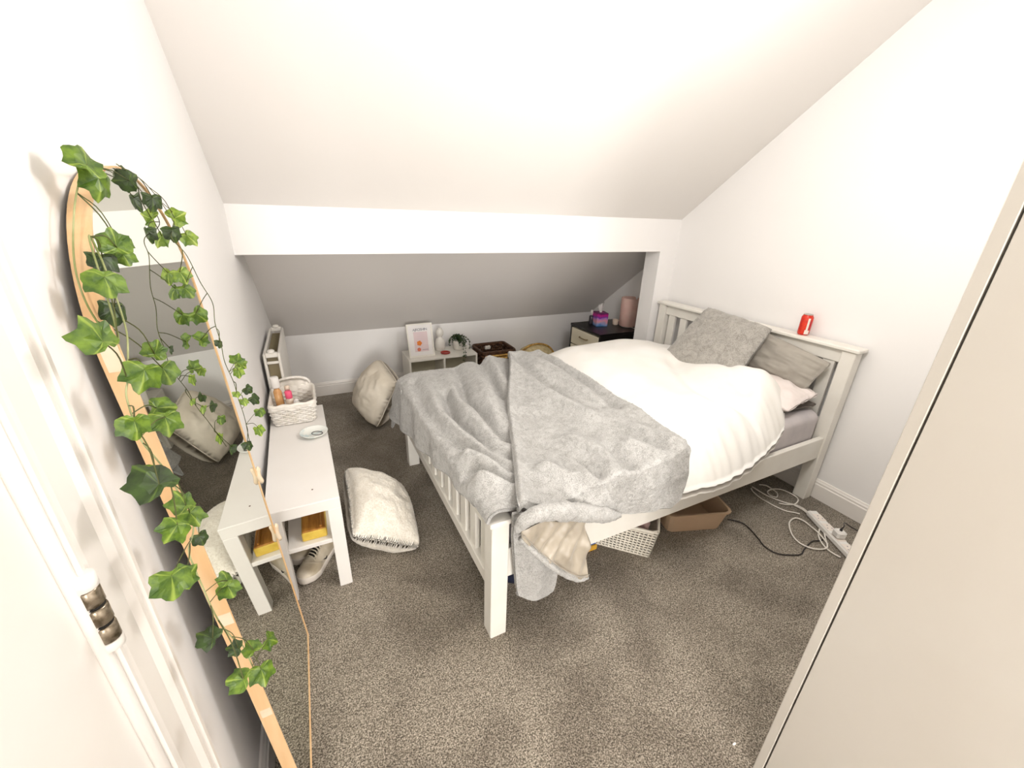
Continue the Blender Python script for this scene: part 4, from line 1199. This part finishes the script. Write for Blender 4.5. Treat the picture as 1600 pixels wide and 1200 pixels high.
# ================================================================== RADIATOR in the alcove
rad = thing('radiator', 'white panel radiator on the left wall of the alcove', 'radiator', (-0.25, 2.77, 0.12))
ry0, ry1, rz0, rz1 = 2.475, 3.07, 0.14, 0.765
G().box(-0.214, -0.200, ry0, ry1, rz0, rz1, 0.005).build('front_panel', 'radiator', rad)
G().box(-0.284, -0.270, ry0, ry1, rz0, rz1, 0.005).build('back_panel', 'radiator', rad)
for y0 in (ry0, ry1-0.012):
    G().box(-0.270, -0.214, y0, y0+0.012, rz0+0.02, rz0+0.10, 0.003).box(-0.270, -0.214, y0, y0+0.012, rz1-0.06, rz1-0.045, 0.003).build('end_strip', 'radiator', rad)
    G().box(-0.272, -0.212, y0-0.004, y0+0.024, rz1-0.022, rz1+0.004, 0.004).build('top_bridge', 'radiator', rad)
    G().lathe([(0.016, 0), (0.018, 0.004), (0.018, 0.014), (0.012, 0.018), (0, 0.019)], (-0.242, y0+0.010, rz1+0.002), 18).build('vent_cap', 'radiator', rad, True)
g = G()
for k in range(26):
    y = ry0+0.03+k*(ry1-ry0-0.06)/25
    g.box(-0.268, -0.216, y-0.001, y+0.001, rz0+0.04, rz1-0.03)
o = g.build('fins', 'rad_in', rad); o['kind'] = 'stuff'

# ================================================================== LOW SHELF and what stands on it
cs = thing('cube_shelf', 'low white two compartment shelf unit against the back wall', 'shelf', (0.965, 3.42, 0))
sx0, sx1, sy0, sy1, sz = 0.66, 1.27, 3.275, 3.57, 0.352
G().box(sx0, sx1, sy0, sy1, sz-0.016, sz, 0.001).build('top', 'cubewhite', cs)
G().box(sx0, sx1, sy0, sy1, 0.0, 0.016, 0.001).build('bottom', 'cubewhite', cs)
for x in (sx0, (sx0+sx1)/2-0.008, sx1-0.016):
    G().box(x, x+0.016, sy0, sy1, 0.016, sz-0.016, 0.001).build('side_panel', 'cubewhite', cs)
G().box(sx0+0.016, sx1-0.016, sy1-0.008, sy1-0.002, 0.016, sz-0.016).build('back_board', 'cubeback', cs)

def quadbox(P4, nrm, th):
    P4 = np.array(P4); B = P4-np.array(nrm)*th
    return G().add(np.concatenate([P4, B]), [(0, 1, 2, 3), (7, 6, 5, 4), (0, 4, 5, 1), (1, 5, 6, 2), (2, 6, 7, 3), (3, 7, 4, 0)])
pf = thing('picture_frame', 'white framed print with orange shapes leaning on the low shelf', 'picture', (0.79, 3.37, sz))
fb = np.array([0.683, 3.345, sz]); ux = np.array([0.998, 0.03, 0.0]); uz = np.array([-0.02, 0.20, 0.98]); uz /= np.linalg.norm(uz)
fn = np.cross(ux, uz); FWd, FHt = 0.222, 0.285
def fp(a, b, d=0.0): return fb+ux*a+uz*b+fn*d
for (a0, a1, b0, b1) in ((0, FWd, 0, 0.012), (0, FWd, FHt-0.012, FHt), (0, 0.012, 0.012, FHt-0.012), (FWd-0.012, FWd, 0.012, FHt-0.012)):
    quadbox([fp(a0, b0), fp(a1, b0), fp(a1, b1), fp(a0, b1)], fn, 0.018).build('frame_bar', 'cubewhite', pf)
pp = quadbox([fp(.012, .012, -.008), fp(FWd-.012, .012, -.008), fp(FWd-.012, FHt-.012, -.008), fp(.012, FHt-.012, -.008)], fn, 0.003).build('print', 'paper', pf)
quadbox([fp(.055, .045, -.0074), fp(.175, .045, -.0074), fp(.175, .215, -.0074), fp(.055, .215, -.0074)], fn, 0.0005).build('pink_field', 'print_pink', pp)
def blob(a, b, r_, n, wob, mname, name):
    V = [fp(a+r_*(1+wob*math.cos(5*k*2*math.pi/n))*math.cos(2*math.pi*k/n), b+r_*(1+wob*math.cos(5*k*2*math.pi/n))*math.sin(2*math.pi*k/n), -.0066) for k in range(n)]
    W = [v-fn*0.0004 for v in V]
    G().add(V+W, [tuple(range(n)), tuple(range(n, 2*n))[::-1]]).build(name, mname, pp)
blob(0.098, 0.118, 0.021, 20, 0.12, 'orange', 'orange_shape')
blob(0.090, 0.064, 0.016, 20, 0.05, 'coral', 'round_shape')
for k in range(3):
    quadbox([fp(.118, .058+k*.007, -.0066), fp(.170, .058+k*.007, -.0066), fp(.170, .061+k*.007, -.0066), fp(.118, .061+k*.007, -.0066)], fn, 0.0004).build('text_line', 'ink' if k == 0 else 'print_pink', pp)
tc_ = bpy.data.curves.new('title_lettering', 'FONT'); tc_.body = 'AJROSHIN'; tc_.size = 0.030; tc_.extrude = 0.0003; tc_.space_character = 0.9
to = bpy.data.objects.new('title_lettering', tc_)
o_ = fp(.052, .224, -.0064)-wl(pf)
tm = Matrix(((ux[0], uz[0], fn[0], o_[0]), (ux[1], uz[1], fn[1], o_[1]), (ux[2], uz[2], fn[2], o_[2]), (0, 0, 0, 1)))
COL.objects.link(to)
bpy.context.view_layer.update()
tme = bpy.data.meshes.new_from_object(to)
bpy.data.objects.remove(to, do_unlink=True)
tme.transform(tm); tme.materials.clear(); tme.materials.append(M['ink'])
to = bpy.data.objects.new('title_lettering', tme); COL.objects.link(to); to.parent = pp

fx, fy = 0.985, 3.47
fg = G().lathe([(0.030, 0), (0.040, 0.006), (0.046, 0.04), (0.044, 0.075), (0.036, 0.105), (0.024, 0.120), (0.020, 0.128), (0.026, 0.138), (0.034, 0.155), (0.034, 0.176),
                (0.026, 0.192), (0.018, 0.200), (0.018, 0.207), (0.014, 0.207), (0.012, 0.198)], (fx, fy, sz), 28, 1.0, 0.82).build('figurine', 'ceramic', None, True)
tag(fg, 'white ceramic figure shaped vase beside the framed print', 'vase')
rd = at_z(696, 552, sz)
rdo = G().lathe([(0.030, 0), (0.040, 0.004), (0.043, 0.012), (0.040, 0.012), (0.034, 0.006), (0, 0.005)], (rd[0], rd[1], sz), 28).build('ring_dish', 'reddish', None, True)
tag(rdo, 'small round red dish on the front of the low shelf', 'dish')
pt = thing('potted_plant', 'small trailing plant in a white pot on the low shelf', 'plant', (1.148, 3.45, sz))
G().lathe([(0.034, 0), (0.040, 0.004), (0.050, 0.075), (0.050, 0.086), (0.045, 0.086), (0.044, 0.070), (0.0, 0.068)], (1.148, 3.45, sz), 24).build('pot', 'ceramic', pt, True)
rp_ = random.Random(3)
slf = mesh_from('leaflet', [(0, 0, 0), (0.5, 0.45, 0.1), (0, 1, 0), (-0.5, 0.45, 0.1), (0, 0.5, -0.12)], [(0, 1, 4), (1, 2, 4), (2, 3, 4), (3, 0, 4)])
slf.materials.append(M['plant'])
for k in range(28):
    a = rp_.uniform(0, 2*math.pi)
    if k < 4: a = (-1.75, -1.6, -0.35, -0.1)[k]
    rr = rp_.uniform(0.025, 0.08); drop = rp_.uniform(-0.02, 0.05)
    if k < 2: drop = 0.17
    if k in (2, 3): drop = 0.10; rr = 0.10
    cz = sz+0.078
    pth = spline([(1.148, 3.45, cz), (1.148+0.35*rr*math.cos(a), 3.45+0.35*rr*math.sin(a), cz+0.05), (1.148+rr*math.cos(a), 3.45+rr*math.sin(a), cz+0.030-drop*0.3),
                  (1.148+rr*1.08*math.cos(a), 3.45+rr*1.08*math.sin(a), max(cz-drop, sz+0.012) if k > 3 else cz-drop)], 22)
    if k < 2:
        pth[:, 1] = np.minimum(pth[:, 1], 3.45); pth = spline([(1.148, 3.43, cz), (1.145+0.02*k, 3.36, cz+0.035), (1.14+0.015*k, 3.27, cz-0.01), (1.135+0.015*k, 3.262, sz-0.05+0.03*k)], 22)
    st = G().tube(pth, 0.0012, 4).build('tendril', 'stem', pt, True)
    for q in range(3, 22, 2):
        for sd in (-1, 1):
            o = bpy.data.objects.new('leaflet', slf); COL.objects.link(o); o.parent = st
            p = pth[q]-wl(pt); s = rp_.uniform(0.013, 0.021)
            o.matrix_basis = Matrix.Translation(p) @ Matrix.Rotation(rp_.uniform(0, 6.28), 4, 'Z') @ Matrix.Rotation(rp_.uniform(-0.9, 0.9), 4, 'X') @ Matrix.Scale(s, 4)

# brown wicker basket
bk = thing('wicker_basket', 'rectangular dark brown wicker basket with a straw front beside the shelf', 'basket', (1.50, 3.47, 0))
wicker(bk, 1.36, 1.66, 3.34, 3.59, 0.004, 0.318, 14, 30, 'wicker_d', 0.015, 0.011, 0.03, nseg=3)
for k in range(5):
    z = 0.19+k*0.026
    xs_ = np.linspace(1.36, 1.66, 40)
    G().tube([(x, 3.318-0.004*math.cos(i*math.pi/3+(math.pi if k % 2 else 0))-0.012*(z/0.32), z) for i, x in enumerate(xs_)], 0.0105, 6).build('straw_weave', 'wicker_y', bk, True)
for x0, x1, y0, y1 in ((1.47, 1.53, 3.578, 3.612),):
    G().box(x0, x1, y0, y1, 0.270, 0.308, 0.008).build('handle_gap', 'cloth_w', bk)
# beige woven round bag
bgx, bgy = 1.93, 3.40
bag = thing('woven_bag', 'rounded beige woven bag standing against the back wall', 'bag', (bgx, bgy, 0))
prf = [(0.17, 0), (0.20, 0.02), (0.225, 0.09), (0.225, 0.16), (0.20, 0.23), (0.15, 0.29), (0.08, 0.325), (0.0, 0.335)]
G().lathe([(r_, z) for r_, z in prf], (bgx, bgy, 0), 36, 1.0, 0.62).build('body', 'beigebag', bag, True)
A = np.linspace(R(8), R(172), 25)
G().tube([(bgx+0.226*math.cos(a), bgy-0.03, 0.10+0.245*math.sin(a)**0.8) for a in A], 0.009, 8).build('rim_cord', 'wicker_y', bag, True)

# ================================================================== NIGHTSTAND
nt = thing('nightstand', 'black nightstand with cream drawers in the alcove corner', 'nightstand', (2.49, 3.02, 0))
nx0, nx1, ny0, ny1, nz = 2.245, 2.745, 2.80, 3.27, 0.556
G().box(nx0-0.005, nx1, ny0, ny1, nz-0.022, nz, 0.002).build('top', 'blackwood', nt)
G().box(nx0, nx1, ny0, ny0+0.02, 0, nz-0.022, 0.001).build('side_panel', 'blackwood', nt)
G().box(nx0, nx1, ny1-0.02, ny1, 0, nz-0.022, 0.001).build('side_panel', 'blackwood', nt)
G().box(nx1-0.01, nx1, ny0+0.02, ny1-0.02, 0, nz-0.022).build('back_panel', 'blackwood', nt)
G().box(nx0, nx1-0.01, ny0+0.02, ny1-0.02, 0.02, 0.04).build('bottom', 'blackwood', nt)
for k in range(3):
    z1_ = nz-0.034-k*0.165
    d = G().box(nx0-0.004, nx0+0.40, ny0+0.026, ny1-0.026, z1_-0.155, z1_, 0.002).build('drawer', 'cream', nt)
    ym = (ny0+ny1)/2
    G().tube(spline([(nx0-0.004, ym-0.06, z1_-0.06), (nx0-0.024, ym-0.05, z1_-0.06), (nx0-0.028, ym, z1_-0.06), (nx0-0.024, ym+0.05, z1_-0.06), (nx0-0.004, ym+0.06, z1_-0.06)], 20), 0.005, 8).build('handle', 'brass', d, True)
# things on the nightstand
c = at_z(923, 506, nz); c = (c[0], c[1], nz)
b_ = bottle('spray_bottle', 'small dark bottle with a white pump on the nightstand', c, [(0.020, 0), (0.022, 0.003), (0.022, 0.075), (0.012, 0.085)], 'darkbottle',
            [(0.011, 0.083), (0.011, 0.100), (0.014, 0.102), (0.012, 0.130), (0.006, 0.136)], 'plastic_w', None)
tb = thing('tissue_box', 'purple and pink tissue box on the black nightstand', 'tissue box', (2.44, 3.00, nz))
tx = at_z(942, 510, nz); TXC = (tx[0], tx[1]+0.055)
g = G().box(TXC[0]-0.056, TXC[0]+0.056, TXC[1]-0.056, TXC[1]+0.056, nz, nz+0.125, 0.002).rot(-14, TXC); g.build('carton', 'tissuebox', tb)
cP = []
for i in range(18):
    row = []
    a = i/17*2*math.pi
    for q in np.linspace(0, 1, 9):
        r_ = 0.012+0.030*q+0.012*math.sin(a*3+1)*q
        row.append((TXC[0]+r_*math.cos(a)*(1-0.45*q**3), TXC[1]+0.5*r_*math.sin(a), nz+0.124+0.085*q+0.016*math.cos(a+0.4)*q*q))
    cP.append(row)
sheet(np.array(cP), 0.0012).build('tissue', 'tissue', tb, True)
cc = at_z(961, 507, nz)
cj = thing('candle_jar', 'little clear jar candle between tissue box and lamp', 'candle', (cc[0], cc[1], nz))
G().lathe([(0.024, 0), (0.027, 0.003), (0.029, 0.050), (0.026, 0.050), (0.024, 0.034)], (cc[0], cc[1], nz), 24).build('jar', 'clearb', cj, True)
G().lathe([(0.023, 0.028), (0.024, 0.036), (0.0, 0.036)], (cc[0], cc[1], nz), 24).build('wax', 'candle', cj, True)
lc = at_z(981, 512, nz); lc = (lc[0]+0.03, lc[1]+0.05)
lp = thing('table_lamp', 'pink cylinder table lamp on the black nightstand', 'lamp', (lc[0], lc[1], nz))
G().lathe([(0.070, 0.006), (0.078, 0.012), (0.082, 0.27), (0.080, 0.272), (0.076, 0.268), (0.073, 0.02)], (lc[0], lc[1], nz), 36).build('shade', 'lampshade', lp, True)
G().lathe([(0.060, 0), (0.064, 0.003), (0.064, 0.010), (0.0, 0.012)], (lc[0], lc[1], nz), 28).build('base', 'plastic_w', lp, True)
G().lathe([(0.0, 0.02), (0.03, 0.06), (0.032, 0.09), (0.0, 0.14)], (lc[0], lc[1], nz), 20).build('bulb', 'plastic_w', lp, True)
G().tube(spline([(lc[0]-0.01, lc[1]-0.062, nz+0.006), (lc[0]-0.01, ny0+0.02, nz+0.006), (lc[0]-0.008, ny0-0.006, nz-0.02), (lc[0]-0.012, ny0-0.008, nz-0.16), (lc[0]-0.02, ny0-0.010, 0.12), (lc[0]-0.02, ny0-0.02, 0.006)], 40), 0.0032, 6).build('cord', 'cablew', lp, True)

# ================================================================== WARDROBE on the right
wd = thing('wardrobe', 'tall off white wardrobe seen from its side at the right', 'wardrobe', (1.74, 0.0, 0))
WX0, WX1, WY0, WY1, WZ = 0.988, 2.49, -0.30, 0.270, 2.12
G().box(WX0, WX0+0.018, WY0, WY1, 0, WZ, 0.001).build('side_panel', 'wardrobe', wd)
G().box(WX1-0.018, WX1, WY0, WY1, 0, WZ, 0.001).build('side_panel', 'wardrobe', wd)
G().box(WX0+0.018, WX1-0.018, WY0, WY1, WZ-0.018, WZ, 0.001).build('top_panel', 'wardrobe', wd)
G().box(WX0+0.018, WX1-0.018, WY0, WY1-0.03, 0, 0.07, 0.001).build('plinth', 'wardrobe', wd)
G().box(WX0+0.018, WX1-0.018, WY0, WY0+0.008, 0.07, WZ-0.018).build('back_panel', 'wardrobe', wd)
dw = (WX1-WX0)/3
for k in range(3):
    d = G().box(WX0+k*dw+(0 if k == 0 else 0.0015), WX0+(k+1)*dw-(0 if k == 2 else 0.0015), WY1+0.004, WY1+0.026, 0.0 if k == 0 else 0.012, WZ, 0.0015).build('door', 'wardrobe', wd)
    hx_ = WX0+(k+1)*dw-0.04 if k == 0 else WX0+k*dw+0.04
    G().tube([(hx_, WY1+0.026, 0.98), (hx_, WY1+0.046, 0.985), (hx_, WY1+0.046, 1.115), (hx_, WY1+0.026, 1.12)], 0.005, 8).build('handle', 'alu', d, True)

# ================================================================== UNDER THE BED and on the carpet
# white rattan style plastic basket, standing at an angle
def rattan():
    t = thing('storage_basket', 'white rattan style plastic basket under the bed', 'basket', (1.32, 1.26, 0))
    o0 = np.array([1.285, 1.055]); e1 = np.array([-0.707, 0.707]); e2 = np.array([0.66, 0.75])
    e2 = np.array([0.707, 0.707])
    L1, L2, Hh = 0.36, 0.24, 0.165
    fl_ = 0.020
    def pt_(a, b, z):
        k = z/Hh; a2 = -fl_*k+a*(1+2*fl_*k/L1); b2 = -fl_*k+b*(1+2*fl_*k/L2)
        p = o0+e1*a2+e2*b2; return (p[0], p[1], z+0.002)
    # lattice walls: horizontal bands and vertical bars leave real holes
    for (fa, Lw) in ((lambda s: (s, 0.0), L1), (lambda s: (L1, s), L2), (lambda s: (L1-s, L2), L1), (lambda s: (0.0, L2-s), L2)):
        g = G()
        nb_ = int(Lw/0.0165)
        for k in range(nb_+1):
            s = Lw*k/nb_; a, b = fa(s)
            g.tube([pt_(a, b, 0), pt_(a, b, Hh)], 0.0042, 4, caps=False)
        for k in range(11):
            z = Hh*k/10
            a0, b0 = fa(0); a1, b1 = fa(Lw)
            g.tube([pt_(a0, b0, z), pt_(a1, b1, z)], 0.0046 if k < 10 else 0.006, 4, caps=False)
        g.build('lattice_side', 'rattan_w', t)
    G().add([pt_(0, 0, 0), pt_(L1, 0, 0), pt_(L1, L2, 0), pt_(0, L2, 0)]+[pt_(0, 0, .004), pt_(L1, 0, .004), pt_(L1, L2, .004), pt_(0, L2, .004)],
            [(0, 3, 2, 1), (4, 5, 6, 7), (0, 1, 5, 4), (1, 2, 6, 5), (2, 3, 7, 6), (3, 0, 4, 7)]).build('base', 'rattan_w', t)
    rim = [pt_(a, b, Hh) for a, b in ((0, 0), (L1, 0), (L1, L2), (0, L2))]
    rr = []
    for k in range(4):
        A_, B_ = np.array(rim[k]), np.array(rim[(k+1) % 4])
        for q in (0.06, 0.35, 0.65, 0.94): rr.append(A_+(B_-A_)*q)
    G().tube(np.array(rr), 0.0085, 8, True).build('rim', 'rattan_w', t, True)
    # folded clothes inside: a separate thing
    n = 30; u = np.linspace(0.10, 0.90, n)
    P = np.array([[pt_(L1*a, L2*b, 0.120+0.018*math.sin(a*19+b*4)+0.012*math.sin(b*23)) for b in u] for a in u])
    c = sheet(P, 0.06).build('folded_clothes', 'mauve', None, True)
    tag(c, 'mauve folded clothes inside the white basket under the bed', 'clothes')
rattan()
def binbox():
    o0 = np.array(at_z(1043, 832)[:2]); o1 = np.array(at_z(1125, 826)[:2])
    e1 = (o1-o0); L1 = np.linalg.norm(e1); e1 /= L1; e2 = np.array([-e1[1], e1[0]]); L2 = 0.34; Hh = 0.125
    t = thing('storage_bin', 'open beige plastic bin under the bed rail', 'bin', (float(o0[0]+e1[0]*L1/2), float(o0[1]+0.17), 0))
    def ring(ins, z):
        k = z/Hh*0.022-ins
        L = rrect(-k, L1+k, -k, L2+k, 0.03, per=61)
        return [(o0[0]+e1[0]*a+e2[0]*b, o0[1]+e1[1]*a+e2[1]*b, z+0.001) for a, b in L]
    lv = [ring(0, 0), ring(0, 0.01), ring(0, Hh-0.012), ring(-0.008, Hh-0.010), ring(-0.008, Hh), ring(0.003, Hh), ring(0.004, 0.012)]
    k = len(lv[0]); V = [p for r_ in lv for p in r_]; F = []
    for i in range(len(lv)-1):
        for j in range(k): F.append((i*k+j, i*k+(j+1) % k, (i+1)*k+(j+1) % k, (i+1)*k+j))
    F.append(tuple(range(k))[::-1]); F.append(tuple((len(lv)-1)*k+j for j in range(k)))
    G().add(V, F).build('tub', 'bin_pink', t, False)
binbox()
ob = rbox(0.58, 0.86, 1.16, 1.55, 0.001, 0.13, 0.035).build('holdall', 'navy', None, True)
tag(ob, 'dark navy fabric bag under the foot end of the bed', 'bag')
pk = thing('packet', 'blue packet with yellow base lying under the bed', 'packet', (1.06, 1.25, 0))
G().box(0.99, 1.085, 1.20, 1.30, 0.03, 0.10, 0.008).build('upper', 'blue', pk); G().box(0.985, 1.09, 1.195, 1.305, 0.001, 0.03, 0.006).build('lower', 'yellow', pk)

# power strip with plug
a = np.array(at_z(1268, 798, 0.03)[:2]); b = np.array(at_z(1345, 878, 0.03)[:2]); d = (b-a); Lp = np.linalg.norm(d); d /= Lp; q = np.array([d[1], -d[0]])
if q[0] < 0: q = -q
ang = math.degrees(math.atan2(d[1], d[0]))
ps = thing('power_strip', 'white four socket extension strip on the carpet by the skirting', 'power strip', (float(a[0]), float(a[1]), 0))
def pb(l0, l1, w0, w1, z0, z1, bev=0.003):
    return G().box(l0, l1, w0, w1, z0, z1, bev).rot(ang, (0, 0)).xf(lambda v: v+np.array([a[0], a[1], 0]))
pb(0, 0.36, -0.028, 0.028, 0.001, 0.036, 0.008).build('body', 'plastic_w', ps)
for k in range(4):
    c0 = 0.035+k*0.075
    pb(c0, c0+0.055, -0.022, 0.022, 0.036, 0.0375, 0.0005).build('socket', 'canwhite', ps)
    if k != 2:
        for (l_, w_) in ((0.012, 0.0), (0.034, -0.011), (0.034, 0.011)):
            pb(c0+l_, c0+l_+0.006, w_-0.002, w_+0.002, 0.0375, 0.0379, 0).build('slot', 'ink', ps)
pg = thing('plug', 'white plug with a black flex in the extension strip', 'plug', (float(a[0]+d[0]*0.21), float(a[1]+d[1]*0.21), 0.038))
pb(0.185, 0.232, -0.024, 0.024, 0.0382, 0.078, 0.008).build('housing', 'plastic_w', pg)
pc = np.array([a[0]+d[0]*0.21, a[1]+d[1]*0.21, 0.078])
ends = at_z(1331, 824, 0.03)
G().tube(spline([pc+[0, 0, -0.004], pc+[0, 0, 0.012], pc+np.array([0.015, 0.0, 0.022]), (pc+np.array(ends))/2+[0.01, 0.02, 0.02], np.array(ends), np.array(ends)+[0.02, -0.14, -0.022]], 30), [0.006]*6+[0.0028]*24, 8).build('flex', 'cableb', pg, True)
# loose cables
def cable(label, px, r_, mname, z=0.006):
    pts = [at_z(u, v, 0)+np.array([0, 0, z+0.002*math.sin(i*1.3)**2]) for i, (u, v) in enumerate(px)]
    o = G().tube(spline(pts, len(pts)*8), r_, 8).build('cable', mname, None, True)
    tag(o, label, 'cable', 'cables on the carpet')
    return o
cz = lambda L: [(1160+x/8, 740+y/8) for x, y in L]
cable('white cable looping from under the bed to the extension strip', cz([(120, 175), (210, 235), (300, 285), (430, 340), (560, 385), (680, 410), (780, 470), (830, 530), (900, 600), (960, 680), (945, 780), (985, 880), (1060, 960), (1140, 1020), (1220, 1060)]), 0.0040, 'cablew')
cable('white cable curled in a double loop behind the bed leg', cz([(205, 150), (290, 165), (370, 210), (430, 260), (420, 310), (340, 285), (310, 240), (370, 208), (480, 215), (580, 255), (660, 300), (690, 350), (650, 395), (560, 405), (450, 385)]), 0.0036, 'cablew', 0.008)
cable('short white cable end lying in front of the looped cables', cz([(105, 195), (130, 240), (220, 315), (330, 380), (440, 440), (550, 480), (640, 500), (710, 515)]), 0.0036, 'cablew')
cable('white cable in a wide oval loop beside the extension strip', cz([(640, 410), (760, 480), (850, 560), (940, 640), (1000, 720), (1030, 830), (1050, 940), (960, 965), (830, 945), (700, 880), (620, 790), (580, 690), (590, 610), (660, 575), (760, 610), (850, 680), (960, 780), (1060, 900)]), 0.0040, 'cablew', 0.009)
cable('thin black cable snaking across the carpet', [(1136, 813), (1146, 815), (1160, 819), (1172, 829), (1184, 843), (1192, 853), (1203, 862), (1217, 867), (1232, 869), (1250, 868), (1256, 860), (1268, 848), (1282, 846), (1290, 840), (1293, 832), (1288, 826), (1300, 838), (1314, 848)], 0.0030, 'cableb')
sp_ = at_z(1147, 1163)
ob = G().lathe([(0.001, 0), (0.0045, 0.001), (0.004, 0.004), (0, 0.005)], (sp_[0], sp_[1], 0.001), 8, 1.6, 0.7).build('lint', 'tissue', None, True)
tag(ob, 'tiny white scrap on the carpet near the wardrobe', 'scrap')
